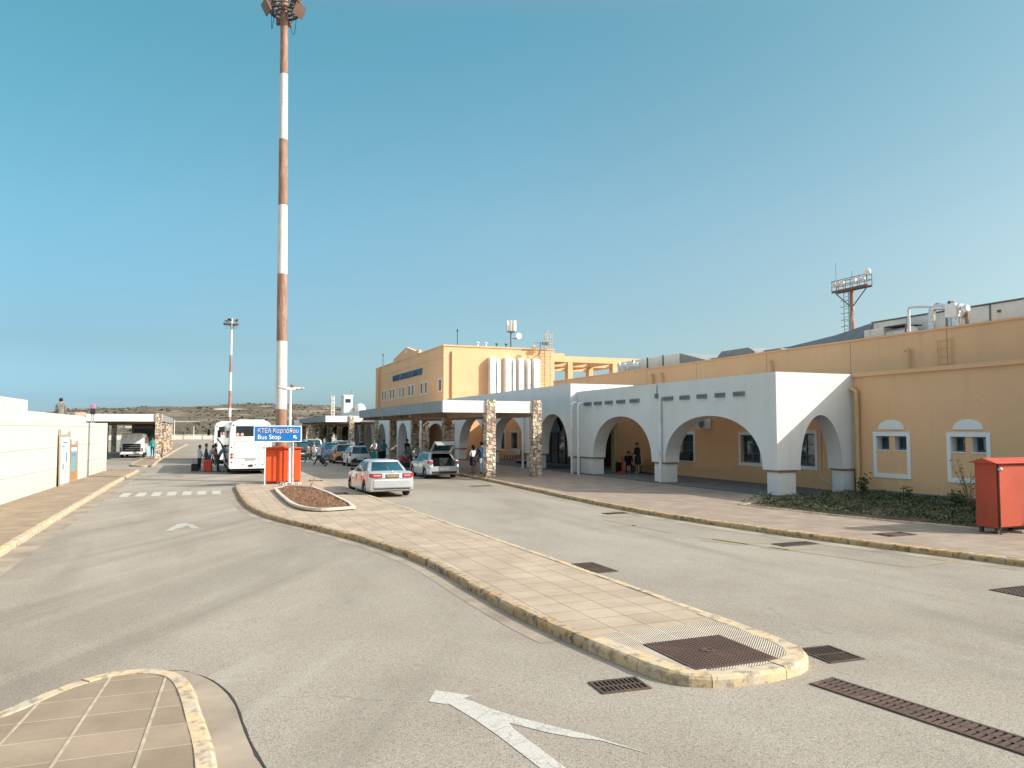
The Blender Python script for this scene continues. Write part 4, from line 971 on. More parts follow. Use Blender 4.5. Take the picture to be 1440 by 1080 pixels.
for i in range(3): b = MB(); b.box(x0+.055+i*1.14,x0+.068+i*1.14,y0-.04,y0-.003,.28,1.84); b.build('seam', M['iron'], RC)
b = MB(); b.ell((x0+.03,y0-.09,1.72),(.055,.055,.055),10,6); b.build('knob', M['steel'], RC)
for x in (x0+.06,x0+1.1,x0+2.2,x1-.15):
    for y in (y0+.05,y1-.1): b = MB(); b.box(x,x+.09,y,y+.07,.12,.27); b.build('leg', M['iron'], RC)
b = MB(); b.box(x0+.7,x1,y0-.12,y0+.15,.121,.19); b.build('base_slab', M['concrete'], RC)

# ------------------------------------------------------------------ roof equipment
D = thing('roof_duct', 'long tall rust stained insulated duct wall standing on the roof of the ochre wing', 'duct', (29.6,18,6.1))
for i in range(9):
    y0 = 27.2-1.95*(i+1); b = MB(); b.box(29.3,31.2,y0+.012,y0+1.938,6.1,7.72); b.build('duct_panel', M['duct'], D, bevel=.015)
b = MB()
for i in range(10): y = 27.2-1.95*i; b.box(29.26,29.30,y-.03,y+.03,6.1,7.74)
b.box(29.24,31.26,9.6,27.25,7.741,7.78); b.build('flange', M['grey'], D)
rr = random.Random(5); lrst = plain('latch_rust', (.20,.11,.07), .7)
for i in range(18): y = 10+rr.random()*16.8; b = MB(); b.box(29.25,29.30,y,y+.13,6.6+.75*(i%2),6.70+.75*(i%2)); b.build('latch', lrst, D)
S = thing('roof_hood', 'dark blue grey sloping metal roof hood beyond the insulated duct', 'roof', (31,30,6))
b = MB(); b.slab([(29.35,27.35,6.1),(29.35,27.35,7.74),(29.35,29.6,7.42),(29.35,32.8,7.18),(29.35,40,7.13),(29.35,40,6.1)], (9,0,0)); b.build('sheet_metal', M['slateroof'], S)
U = thing('roof_fan_unit', 'square rusty fan unit with a round white drum at the parapet', 'fan unit', (28,25.5,6.1))
b = MB(); b.box(28.0,29.1,25.42,26.5,6.1,7.22); b.build('housing', M['duct'], U, bevel=.02)
b = MB(); b.lathe((28.5,24.3,6.78), [(.42,0),(.42,1.1)], 20, 'Y'); b.build('fan_drum', M['ductw'], U, smooth=True)
b = MB(); b.box(28.02,28.98,24.25,25.40,7.21,7.26); b.box(28.0,28.06,24.25,24.3,6.1,7.2); b.build('stand', M['ironrust'], U)
PP = thing('roof_pipework', 'foil wrapped pipes bending down beside a white box on the roof parapet', 'pipes', (28,23,6.1))
def rpipe(pts, r, m, name='pipe'):
    b = MB(); b.tube(pts, r, 10); return b.build(name, m, PP, smooth=True)
rpipe([(28,24.08,6.1),(28,24.08,7.75),(28,24.06,7.88),(28,23.95,7.93),(28,23.2,7.84),(28,22.9,7.8)], .06, M['pipewhite'])
rpipe([(28,22.98,6.1),(28,22.97,7.45),(28,22.92,7.65),(28,22.75,7.76),(28,22.1,7.66),(28,21.6,7.6)], .145, M['foil'])
rpipe([(28.1,21.95,6.1),(28.1,21.95,7.3)], .16, M['foil']); rpipe([(28.5,22.5,6.1),(28.5,22.5,7.5)], .07, M['foil']); rpipe([(28.3,22.25,6.1),(28.3,22.25,7.6)], .06, M['slateroof']); rpipe([(28.3,21.6,6.1),(28.3,21.62,7.5)], .07, M['wood'])
b = MB(); b.box(27.8,28.25,21.72,22.2,7.22,7.75); b.build('control_box', M['signwhite'], PP, bevel=.015)
b = MB(); b.lathe((28.05,21.35,7.5), [(.13,0),(.16,.05),(.16,.2),(.13,.25)], 14, 'Y'); b.build('valve', M['foil'], PP, smooth=True)
for y in (22.05,22.62): b = MB(); b.box(27.95,28.15,y,y+.12,7.76,7.9); b.build('actuator', M['ironrust'], PP)
b = MB(); b.box(27.5,28.5,21.5,22.2,6.72,6.80); b.build('plinth', M['ductw'], PP)
for (y0,y1,x0,x1,z1,lab) in [(46.3,49.9,28.9,31.5,7.72,'pale rusty duct block with jointed panels near the roof pergola')]:
    q = thing('roof_duct', lab, 'duct', (29,45,6.1))
    for k in range(4): b = MB(); ya = 42.1+k*1.95; b.box(28.6,30.6,ya+.01,ya+1.94,6.1,7.66); b.build('duct_panel', M['duct'], q, bevel=.02)
    b = MB(); b.slab([(28.6,42.08,7.66),(28.6,42.08,6.1),(28.6,39.2,6.1),(28.6,39.2,6.95)], (2.6,0,0)); b.build('sloping_end', M['greyroof_shade'], q)
    for y in (44.0,45.95,47.9): b = MB(); b.box(28.56,28.6,y-.05,y+.05,6.1,7.70); b.build('flange', M['ironrust'], q)
q = thing('roof_valve_group', 'cluster of white valves and pipes beside the pale rusty duct block', 'pipes', (28.2,48.5,6.1))
for k, (y, h_) in enumerate(((49.2,7.6),(48.4,7.45),(47.9,7.2),(47.2,7.5),(46.7,7.35))): b = MB(); b.tube([(28.2,y,6.1),(28.2,y,h_-.1),(28.2,y-.12,h_)], .07, 8); b.ell((28.2,y,h_-.15),(.14,.14,.14),8,6); b.build('valve', M['ductw'], q, smooth=True)
b = MB(); b.tube([(28.2,49.4,7.3),(28.2,46.5,7.15)], .06, 8); b.build('pipe', M['ductw'], q)
for y0, y1, z1, lab in ((34.3,37.6,7.28,'flat grey roof plenum with slanted ends behind the parapet'),(31.8,33.9,7.0,'low white rooflight between plenum and hood')):
    q = thing('roof_plenum', lab, 'roof unit', (28.6,(y0+y1)/2,6.1)); b = MB(); b.slab([(28.2,y0,6.1),(28.2,y0,z1-.25),(28.2,y0+.5,z1),(28.2,y1-.4,z1),(28.2,y1,z1-.3),(28.2,y1,6.1)], (2.2,0,0)); b.build('casing', M['greyroof_shade'], q)
# platform tower beyond the roof
TW = thing('floodlight_tower', 'slim rusty mast with ladder and a railed lamp platform rising beyond the roof', 'tower', (45.35,44,0))
b = MB(); b.tube([(45.35,44,0),(45.35,44,13.35)], [.24,.15], 10); b.build('mast', rust_panel('tower_red', (.30,.13,.085), rust=(.52,.44,.37), thr=.5), TW, smooth=True)
pm = plain('tower_steel', (.17,.10,.075), .7)
b = MB(); xa, xb, ya_, yb2 = 45.1, 45.6, 42.3, 45.7
b.box(xa,xb,ya_,yb2,13.30,13.36); b.box(xa-.04,xa,ya_,yb2,13.22,13.40); b.box(xb,xb+.04,ya_,yb2,13.22,13.40)
for z in (13.75,14.15):
    for x in (xa,xb): b.tube([(x,ya_,z),(x,yb2,z)], .028, 5)
    for y in (ya_,yb2): b.tube([(xa,y,z),(xb,y,z)], .028, 5)
for x in (xa,xb):
    for k in range(6): b.tube([(x,ya_+.68*k,13.3),(x,ya_+.68*k,14.15)], .028, 5)
for y in (42.5,45.6): b.tube([(45.35,y,13.25),(45.35,44,11.9)], .045, 5)
b.build('platform', pm, TW)
b = MB(); y0, y1 = 44.25, 44.72
for y in (y0,y1): b.tube([(45.3,y,0),(45.3,y,13.3)], .032, 5)
for k in range(42): b.tube([(45.3,y0,.4+k*.31),(45.3,y1,.4+k*.31)], .018, 4)
for k in range(12): b.tube([(45.3,y0,7+k*.5),(44.95,y0,7+k*.5),(44.95,y1,7+k*.5),(45.3,y1,7+k*.5)], .018, 4)
b.build('ladder', M['grey'], TW)
for y in (42.5,42.9,43.4,44.6,45.0,45.4): b = MB(); b.obox((45.05,y,13.85),(.22,.34,.28),0,0,.3); b.build('floodlight', M['duct'], TW, bevel=.02)
b = MB(); b.ell((45.2,42.3,14.3),(.18,.28,.26),10,6); b.build('dish', M['signwhite'], TW)
b = MB(); b.tube([(45.35,45.5,13.3),(45.35,45.5,15.6)], .018, 4); b.tube([(45.35,43.9,13.3),(45.35,43.9,14.7)], .03, 5); b.build('antenna', M['grey'], TW)
# radio mast and rods on the two-storey block
q = thing('radio_mast', 'short telecom mast with panel antennas and a dish on the two storey block', 'antenna', (34.4,86,10.9))
b = MB(); b.tube([(34.4,86,10.9),(34.4,86,15.6)], .13, 8); b.build('pole', M['grey'], q)
for k in range(6): a = k*math.pi/3; b = MB(); b.obox((34.4+.55*math.cos(a),86+.55*math.sin(a),15.2),(.14,.33,1.3),a); b.build('panel_antenna', M['duct'], q, bevel=.02)
b = MB(); b.tube([(34.4+.48*math.cos(k*math.pi/4),86+.48*math.sin(k*math.pi/4),14.5) for k in range(9)], .05, 5); b.tube([(34.4,86,13.7),(35.2,86,13.7)], .06, 5); b.build('bracket', M['grey'], q)
b = MB(); b.lathe((35.3,85.8,14.0), [(.02,.1),(.38,.05),(.40,-.02),(.36,-.05)], 16, 'Y'); b.build('dish', M['duct'], q)
for x, y, z0, h_, lab in ((26.3,82.0,12.0,1.8,'thin lightning rod on the front corner of the two storey block'),(24.9,114,12.0,1.9,'thin lightning rod on the far corner of the two storey block')):
    q = thing('lightning_rod', lab, 'lightning rod', (x,y,z0)); b = MB(); b.tube([(x,y,z0),(x,y,z0+h_)], .042, 5); b.build('rod', M['black'], q); b = MB(); b.lathe((x,y,z0+h_), [(.08,-.14),(.08,.14)], 8); b.build('rod_tip', M['black'], q)
q = thing('caged_ladder', 'yellow caged ladder climbing above the parapet beside the white ducts', 'ladder', (37.2,81,5))
b = MB()
for x in (36.7,37.4): b.tube([(x,81.2,5.6),(x,81.2,14.1)], .05, 6)
for k in range(23): b.tube([(36.7,81.2,5.8+k*.36),(37.4,81.2,5.8+k*.36)], .03, 5)
b.build('rails', M['pipeyellow'], q)
b = MB()
for k in range(8): b.tube([(36.7,81.2,9+k*.72),(36.65,80.6,9+k*.72),(37.45,80.6,9+k*.72),(37.4,81.2,9+k*.72)], .024, 5)
for x in (36.75,37.05,37.35): b.tube([(x,80.6,9),(x,80.6,14.1)], .024, 5)
b.build('cage', M['steel'], q)
q = thing('wall_floodlight', 'bracketed floodlights on the end wall just left of the caged ladder', 'floodlight', (35.8,81,11))
b = MB(); b.tube([(35.9,81.6,11.3),(35.9,80.7,11.5),(35.9,80.7,12.8)], .05, 6); b.tube([(35.1,80.7,12.7),(36.6,80.7,12.7)], .05, 6); b.build('bracket', M['grey'], q)
for x in (35.0,36.3,36.6): b = MB(); b.obox((x,80.5,12.6 if x > 36 else 12.1),(.42,.26,.36),0,.4); b.build('lamp', M['pipeyellow'] if x < 36 else M['grey'], q)
for k, (x, lab) in enumerate(((29.4,'small white roof vent stub left of the radio mast'),(30.4,'second white roof vent stub left of the radio mast'),(31.8,'dark roof stub pipe beside the radio mast'),(33.0,'grey roof box at the foot of the radio mast'))):
    q = thing('roof_vent', lab, 'roof vent', (x,84,10.9)); b = MB(); b.tube([(x,84,10.9),(x,84,12.7)], .12, 8); b.build('pipe', M['ductw'] if k < 2 else M['grey'], q); b = MB(); b.lathe((x,84,12.75), [(.21,-.07),(.24,0),(.12,.1)], 10); b.build('cap', M['ductw'] if k < 2 else M['grey'], q)

# ------------------------------------------------------------------ beyond: tower, trees, far wall, hills
q = thing('control_tower', 'small white block of an airfield building far beyond the canopies', 'building', (26.5,150,0))
b = MB(); b.box(25.2,26.9,150,153,0,9.2); b.box(25.1,27.0,149.9,153.1,9.2,9.4); b.build('wall', M['white'], q)
b = MB(); b.box(25.5,26.5,149.95,150,7.9,8.6); b.build('window', M['glass'], q)
b = MB(); b.box(26.9,34,150,158,0,6.0); b.build('annex', M['yellow'], q)
b = MB(); b.tube([(26.8,151,9.4),(26.8,151,10.6)], .06, 6); b.build('antenna', M['grey'], q)
q = thing('lattice_mast', 'pale lattice radio mast left of the white airfield block', 'mast', (23.1,150,0)); b = MB()
for dx_ in (-.3,.3):
    for dy_ in (-.3,.3): b.tube([(23.1+dx_,150+dy_,0),(23.1+dx_*.8,150+dy_*.8,9.2)], .07, 5)
for k in range(12): z = k*.75; b.tube([(22.8,149.7,z),(23.4,149.7,z+.75)], .05, 4); b.tube([(23.4,149.7,z),(22.8,149.7,z+.75)], .05, 4)
b.build('lattice', M['duct'], q)
q = thing('storage_tank', 'round white roof tank right of the white airfield block', 'tank', (27.9,149,0)); b = MB(); b.lathe((28.3,149.5,0), [(1.0,0),(1.0,6.9),(.7,7.5),(.2,7.7)], 16); b.build('tank', M['ductw'], q, smooth=True)
def tree(label, x, y, h, r, seed, name='tree', mat=None, n=3200, trunk=.16):
    c = thing(name, label, 'tree', (x,y,0)); rr = random.Random(seed); b = MB()
    b.tube([(x,y,0),(x+.05,y,h*.3),(x-.05,y,h*.55)], [trunk,trunk*.75,trunk*.45], 8)
    cl = []
    for k in range(9):
        a = rr.uniform(0,6.28); e = rr.uniform(.2,.95); cx, cy, cz = x+r*.72*e*math.cos(a), y+r*.72*e*math.sin(a), h*rr.uniform(.42,.88)
        b.tube([(x,y,h*.35),(x+(cx-x)*.5,y+(cy-y)*.5,(h*.4+cz)/2),(cx,cy,cz)], [trunk*.4,trunk*.25,.02], 5); cl.append((cx,cy,cz,r*rr.uniform(.28,.5)))
    b.build('trunk', M['wood'], c); lf = MB()
    for k in range(n):
        cx, cy, cz, cr = rr.choice(cl); v = Vector((rr.gauss(0,1),rr.gauss(0,1),rr.gauss(0,.8))).normalized()*cr*rr.uniform(.5,1.08); s_ = rr.uniform(.06,.15)
        p_ = Vector((cx,cy,cz))+v; a1 = Vector((rr.gauss(0,1),rr.gauss(0,1),rr.gauss(0,1))).normalized()*s_; a2 = Vector((rr.gauss(0,1),rr.gauss(0,1),rr.gauss(0,1))).normalized()*s_*.6
        lf.add([p_-a1,p_+a2,p_+a1,p_-a2], [(0,1,2,3)])
    lf.build('crown', mat or M['leafd'], c, recalc=False)
tree('dark bushy tree seen between the pillars of the second canopy', 15.6, 105.5, 4.6, 2.4, 1)
tree('rounded dark tree behind the second canopy nearest the far arcade', 16.6, 99.5, 3.6, 1.3, 2)
q = MB(); q.box(-26,30,226,226.5,0,1.15); q.box(-26,30,225.9,226.6,1.15,1.3); tag(q.build('boundary_wall', M['whitewall']), 'low pale boundary wall closing off the far end of the road', 'wall')
for i, x in enumerate((-12.5,-7.0,-2.2,2.6)):
    q = thing('fence_post', ['thin grey post farthest to the left on the far boundary wall','taller pale post on the far boundary wall','thin post on the far boundary wall left of the buses','post on the far boundary wall closest to the buses'][i], 'post', (x,224,0), 0, 'posts on the boundary wall'); b = MB(); b.tube([(x,224,0),(x,224,5.2 if i == 1 else 3.6)], .09, 6); b.build('pole', M['duct'], q); b = MB(); b.lathe((x,224,5.2 if i == 1 else 3.6), [(.14,-.1),(.14,.1)], 6); b.build('cap', M['grey'], q)
# scrub covered hills
m_h, t, b = nt('scrub_hillside'); co = objco(t)
n1 = noise_n(t, objco(t,(1,1,5)), .035, 8, .72); n2 = noise_n(t, objco(t,(.6,.6,9)), .05, 6, .7); n3 = noise_n(t, co, .22, 4, .7)
base = ramp(t, n2, [(.3,(.16,.11,.07)),(.5,(.24,.175,.12)),(.66,(.38,.32,.25))])
veg = mixc(t, ramp(t, n1, [(.36,(0,)*3),(.50,(.92,)*3)]), base, (.085,.064,.038))
veg = mixc(t, ramp(t, n3, [(.5,(0,)*3),(.6,(.7,)*3)]), veg, (.085,.075,.045))
rock = ramp(t, noise_n(t, objco(t,(.5,.5,14)), .06, 5, .7), [(.58,(0,)*3),(.66,(.85,)*3)])
L(t, mixc(t, rock, veg, (.56,.50,.43)), b.inputs['Base Color']); b.inputs['Roughness'].default_value = .95
b = MB(); nx, ny = 190, 60
def hz(x, y):
    k = max(0,min(1,(y-238)/230)); k = k*k*(3-2*k)
    prof = 11.2 + 2.0*math.sin(x*.011+1.1) + 3.2*math.exp(-((x-40)/85)**2) - 2.2*max(0,min(1,(-x-40)/120))*1.4 - 2.4*max(0,min(1,(x-120)/160))
    return -.2 + k*prof + k*(2.6*noise.fractal(Vector((x*.016,y*.016,1)),1,2,5)+.8*noise.noise(Vector((x*.09,y*.09,2)))+.35*noise.noise(Vector((x*.3,y*.3,2))))
for i in range(nx):
    for j in range(ny):
        x = -420+i*5.6; y = 236+j*j*.09+j*1.6; b.v.append((x,y,hz(x,y)))
for i in range(nx-1):
    for j in range(ny-1): a = i*ny+j; b.f.append((a,a+ny,a+ny+1,a+1)); b.m.append(0)
o = b.build('hills', m_h, recalc=False); struct(o); o.data.polygons.foreach_set('use_smooth',[True]*len(o.data.polygons))
b = MB(); rr = random.Random(8)
for k in range(9000):
    x = rr.uniform(-170,200); y = rr.uniform(240,470); z = hz(x,y)
    if noise.noise(Vector((x*.03,y*.03,9))) < -.12: continue
    s_ = rr.uniform(.22,.85)
    for q_ in range(4):
        v = Vector((rr.gauss(0,.5),rr.gauss(0,.5),rr.uniform(0,.7)))*s_; a1 = Vector((rr.gauss(0,1),rr.gauss(0,1),rr.gauss(0,.6)))*s_*.42; a2 = Vector((rr.gauss(0,1),rr.gauss(0,1),rr.gauss(0,.6)))*s_*.42
        p_ = Vector((x,y,z))+v; b.add([p_-a1,p_+a2,p_+a1,p_-a2],[(0,1,2,3)])
tag(b.build('hillside_scrub', leafmat('scrub_leaf',(.05,.048,.028),(.09,.08,.048),(.14,.12,.08)), recalc=False), 'low dark scrub dotted over the dry rocky hills', 'scrub', kind='stuff')
# ------------------------------------------------------------------ vehicles
M['carglass'] = glass_dark('car_glass', (.010,.055,.075), .08, .22)
M['busglass'] = glass_dark('bus_glass', (.022,.028,.03), .08, .3)
M['silver'] = carpaint('paint_silver', (.48,.49,.495), .35, .36)
M['greywhite'] = carpaint('paint_pale_grey', (.55,.55,.56), .1, .3)
M['carwhite'] = carpaint('paint_white', (.72,.72,.71), 0, .3)
M['copper'] = carpaint('paint_copper', (.46,.24,.075), .2, .35)
M['carblue'] = carpaint('paint_blue', (.03,.10,.24), .2, .3)
M['carblack'] = carpaint('paint_black', (.02,.022,.025), .1, .25)
M['tail'] = plain('tail_lamp_red', (.36,.022,.02), .2, spec=.6, coat=.6)
M['lampclear'] = plain('lamp_clear', (.62,.62,.62), .15, spec=.6)
M['plate'] = plain('plate_white', (.62,.62,.60), .5)
M['plateyellow'] = plain('plate_yellow', (.30,.20,.07), .5)
M['rim'] = plain('rim_alloy', (.42,.42,.43), .3, metal=.7)
M['buswhite'] = carpaint('bus_white', (.76,.745,.70), 0, .35, .5)
M['interior'] = plain('car_interior', (.028,.028,.03), .8)
M['stickerpink'] = plain('sticker_pink', (.60,.36,.30), .6)

def wheel(parent, x, y, r, wd, side, rim=None):
    b = MB(); s_ = side; h = wd/2
    b.lathe((x,y,r), [(r*.64,-h*.5),(r*.64,-h),(r*.93,-h),(r,-h*.7),(r,h*.7),(r*.93,h),(r*.64,h),(r*.64,h*.5)], 22, 'X'); w_ = b.build('wheel', M['rubber'], parent, world=False, smooth=True)
    b = MB(); b.lathe((x+s_*h*.55,y,r), [(r*.64,-.01),(r*.64,.0),(r*.58,.012),(r*.2,.02),(.001,.03)] if s_ > 0 else [(r*.64,.01),(r*.64,.0),(r*.58,-.012),(r*.2,-.02),(.001,-.03)], 18, 'X')
    b.mi = 1
    for k in range(5):
        a = k*2*math.pi/5+.3; b.obox((x+s_*(h*.55+.02), y+math.cos(a)*r*.42, r+math.sin(a)*r*.42), (.012,r*.10,r*.30), 0, a)
    b.build('rim', [rim or M['rim'], M['dark']], w_, world=False, smooth=True)
    return w_

def car(name, label, cat, loc, rz, L_, W, H, paint, deck, belt, tail_h, hood, cab, roofy, tailt, plate='plate', roofw=.68, group='cars in the taxi lane', open_boot=False, wr=.32, wb=None, lamps=None, front_open=False):
    """local frame: y from -L/2 (tail) to L/2 (nose). cab=(rear,front) belt ends, roofy=(rear,front) roof ends as offsets from the tail"""
    c = thing(name, label, cat, loc, rz, group); w = W/2; y0 = -L_/2
    wb = wb or L_*.58; ya = y0+L_*.205; yb = ya+wb; ra = wr+.045
    prof = [(0,.50,tail_h*.90,.86),(.006,.30,tail_h*.97,.93),(.025,.24,tail_h,.97),(.07,.22,deck,.99),(.12,.2,deck,1),(.20,.2,deck,1),(.5,.19,belt,1),(.70,.2,belt-.02,1),(.80,.2,hood,.985),(.90,.22,hood-.07,.96),(.96,.24,hood-.15,.90),(.988,.28,hood-.24,.82),(1,.36,hood-.34,.74)]
    def P(tv):
        for i in range(len(prof)-1):
            if prof[i][0] <= tv <= prof[i+1][0]:
                k = (tv-prof[i][0])/(prof[i+1][0]-prof[i][0]); return [prof[i][q]+(prof[i+1][q]-prof[i][q])*k for q in (1,2,3)]
    ts = sorted({p_[0] for p_ in prof} | {i/44 for i in range(45)} | {(yc+d-y0)/L_ for yc in (ya,yb) for d in (-ra,-ra*.97,-ra*.85,-ra*.6,-ra*.3,0,ra*.3,ra*.6,ra*.85,ra*.97,ra)})
    rings = []
    for tv in ts:
        zb, zt, wf = P(tv); y = y0+tv*L_; zo = zb
        if open_boot and tv < .19: zt = min(zt,.68)
        for yc in (ya,yb):
            d = abs(y-yc)
            if d < ra: zo = max(zo, wr+math.sqrt(ra*ra-d*d))
        zo = min(zo, zt-.10); hw = w*wf; hz_ = zt-zo
        bulge = 1.0 if not open_boot else 1.0
        half = [(hw*.62,zb if zo == zb else zo-.01),(hw*.93,zo),(hw,zo+.07*min(1,hz_)),(hw*1.0,zo+.42*hz_),(hw*.985,zo+.70*hz_),(hw*.95,zt-.035),(hw*.86,zt)]
        ring = [(x,y,z) for x,z in half] + [(hw*.4,y,zt+.018),(-hw*.4,y,zt+.018)] + [(-x,y,z) for x,z in half[::-1]]
        rings.append(ring)
    b = MB(); b.loft(rings, True, True); b.build('body', paint, c, world=False, smooth=True)
    # cabin
    def ring(yr, yf, hw, z, bow_r, bow_f):
        pts = []; n = 6
        for i in range(n+1): u = -1+2*i/n; pts.append((u*hw*.86, yr-bow_r*(1-u*u), z))
        pts.append((hw, yr+.10, z))
        for i in range(1,6): pts.append((hw+.012*math.sin(math.pi*i/6), yr+.10+(yf-.12-yr-.10)*i/6, z))
        pts.append((hw, yf-.12, z))
        for i in range(n+1): u = 1-2*i/n; pts.append((u*hw*.86, yf+bow_f*(1-u*u), z))
        pts.append((-hw, yf-.12, z))
        for i in range(1,6): pts.append((-hw-.012*math.sin(math.pi*i/6), yf-.12-(yf-.12-yr-.10)*i/6, z))
        pts.append((-hw, yr+.10, z))
        return pts
    zr = H-.10; yr0, yf0, yr1, yf1 = y0+cab[0], y0+cab[1], y0+roofy[0], y0+roofy[1]
    A0 = ring(yr0, yf0, w*.90, min(deck,belt)-.05, .05, .14); A2 = ring(yr1, yf1, w*roofw, zr, .05, .06)
    A1 = [tuple((p_[k]+q_[k])/2 + (.022*(1 if p_[0] > 0 else -1) if k == 0 and abs(p_[0]) > w*.8 else 0) for k in range(3)) for p_, q_ in zip(A0, A2)]
    n = len(A0); rear = set(range(0,6)); cr = {6,7}; sideR = set(range(8,13)); frontc = {13}; 
    names = {}
    for j in range(n):
        if j < 6: k = 'rear'
        elif j in (6,): k = 'pil'
        elif 7 <= j <= 12: k = 'pilB' if j == 10 and False else 'right'
        elif j == 13: k = 'pil'
        elif 14 <= j < 20: k = 'front'
        elif j == 20: k = 'pil'
        elif 21 <= j <= 26: k = 'left'
        else: k = 'pil'
        names[j] = k
    groups = {}
    for j in range(n):
        q = (j+1) % n; g = groups.setdefault(names[j], MB())
        if names[j] == 'rear' and open_boot: continue
        g.add([A0[j],A0[q],A1[q],A1[j]], [(0,1,2,3)]); g.add([A1[j],A1[q],A2[q],A2[j]], [(0,1,2,3)])
    # pillars, roof
    pb_ = groups.get('pil', MB())
    for s_ in (1,-1):
        for uu, ww in ((.40,.045),(.985,.05),(.02,.07)):
            yb0 = yr0+.10+(yf0-.22-yr0)*uu; yt0 = yr1+.10+(yf1-.22-yr1)*uu
            pb_.add([(s_*(w*.90+.016),yb0-ww,A0[0][2]),(s_*(w*.90+.016),yb0+ww,A0[0][2]),(s_*(w*(.90+roofw)/2+.040),(yb0+yt0)/2+ww,(A0[0][2]+zr)/2),(s_*(w*roofw+.016),yt0+ww,zr),(s_*(w*roofw+.016),yt0-ww,zr),(s_*(w*(.90+roofw)/2+.040),(yb0+yt0)/2-ww,(A0[0][2]+zr)/2)], [(0,1,2,3,4,5)])
    ce = (0,(yr1+yf1)/2)
    R3 = [(p_[0]*.96, ce[1]+(p_[1]-ce[1])*.97, zr+.045) for p_ in A2]; R4 = [(p_[0]*.72, ce[1]+(p_[1]-ce[1])*.82, zr+.085) for p_ in A2]; R5 = [(p_[0]*.3, ce[1]+(p_[1]-ce[1])*.4, H) for p_ in A2]
    pb_.loft([A2,R3,R4,R5], True, False); pb_.add(R5, [tuple(range(n))])
    pb_.build('cabin', paint, c, world=False, smooth=True, recalc=True)
    for k, nm in (('rear','rear_window'),('front','windscreen'),('right','side_window'),('left','side_window')):
        if k in groups and groups[k].v: groups[k].build(nm, M['carglass'], c, world=False, smooth=True)
    for s_ in (1,-1):
        for yy in (ya,yb): wheel(c, s_*(w-.105), yy, wr, .20, s_)
        b = MB(); b.ell((s_*(w+.07), yf0-.42, belt+.07), (.10,.07,.07), 10, 6); b.build('mirror', paint if not name.startswith('silver') else M['black'], c, world=False, smooth=True)
        b = MB()
        for yy in (yr0+.55+(.25 if tailt == 'sedan' else .1), yr0+.55+(yf0-yr0)*.48): b.box(s_*w*.99-.010,s_*w*.99+.011,yy-.005,yy+.005,.42,belt-.14)
        b.build('door_gap', M['dark'], c, world=False)
        b = MB()
        for yy in (yr0+.95,yr0+.55+(yf0-yr0)*.55): b.box(s_*w*.995-.012,s_*w*.995+.014,yy,yy+.16,belt-.20,belt-.17)
        b.build('door_handle', paint, c, world=False, bevel=.005)
    # tail
    b = MB(); yb_ = y0-.004
    if tailt == 'sedan':
        for s_ in (1,-1):
            tl = MB(); tl.obox((s_*w*.655,yb_+.008,.875),(w*.42,.06,.165)); tl.obox((s_*w*.905,yb_+.085,.882),(.19,.05,.16),s_*R(56)); tl_ = tl.build('tail_light', M['tail'], c, world=False, bevel=.012)
            tl = MB(); tl.box(min(s_*w*.50,s_*w*.80),max(s_*w*.50,s_*w*.80),yb_-.027,yb_-.018,.868,.892); tl.build('reverse_light', M['lampclear'], tl_, world=False)
        b.box(-.27,.27,yb_-.022,yb_+.06,.79,.93); pr_ = b.build('plate_recess', M['black'], c, world=False, bevel=.01)
        b = MB(); b.box(-.25,.25,yb_-.03,yb_-.022,.81,.915); b.build('number_plate', M[plate], c, world=False)
        b = MB(); b.box(-w*.8,w*.8,yb_-.004,yb_+.03,.755,.768); b.box(-w*.80,w*.80,yb_+.02,yb_+.07,.33,.365); b.build('bumper_trim', M['black'], c, world=False)
        b = MB(); b.slab([(-w*.90,yb_+.04,.38),(-w*.80,yb_-.03,.38),(w*.80,yb_-.03,.38),(w*.90,yb_+.04,.38),(w*.96,yb_+.25,.40),(-w*.96,yb_+.25,.40)], (0,0,.34)); b.build('bumper', paint, c, world=False, bevel=.04)
        b = MB(); b.ell((0,yb_+.035,1.02),(.045,.012,.045),12,6); b.build('badge', M['steel'], c, world=False)
        b = MB(); b.tube([(0,yr1+.02,zr-.02),(0,yr0-.0,deck+.03)], .006, 4); b.build('aerial', M['lampclear'], c, world=False)
    elif tailt == 'small':
        zz = tail_h
        for s_ in (1,-1):
            tl = MB(); tl.obox((s_*w*.90,yb_+.075,zz+.02),(.15,.06,.30),s_*R(38),R(-14)); tl.build('tail_light', M['tail'], c, world=False, bevel=.015)
        b.slab([(-w*.80,yb_-.012,.28),(w*.80,yb_-.012,.28),(w*.86,yb_-.006,.44),(w*.52,yb_-.012,.62),(-w*.52,yb_-.012,.62),(-w*.86,yb_-.006,.44)], (0,.06,0)); b.build('bumper_insert', M['black'], c, world=False)
        b = MB(); b.box(-.26,.26,yb_-.025,yb_-.013,.50,.60); b.build('number_plate', M['plate'], c, world=False)
        b = MB(); b.slab([(-w*.62,yr1-.10,zr+.06),(w*.62,yr1-.10,zr+.06),(w*.6,yr1+.2,zr+.09),(-w*.6,yr1+.2,zr+.09)], (0,0,.025)); b.build('spoiler', paint, c, world=False)
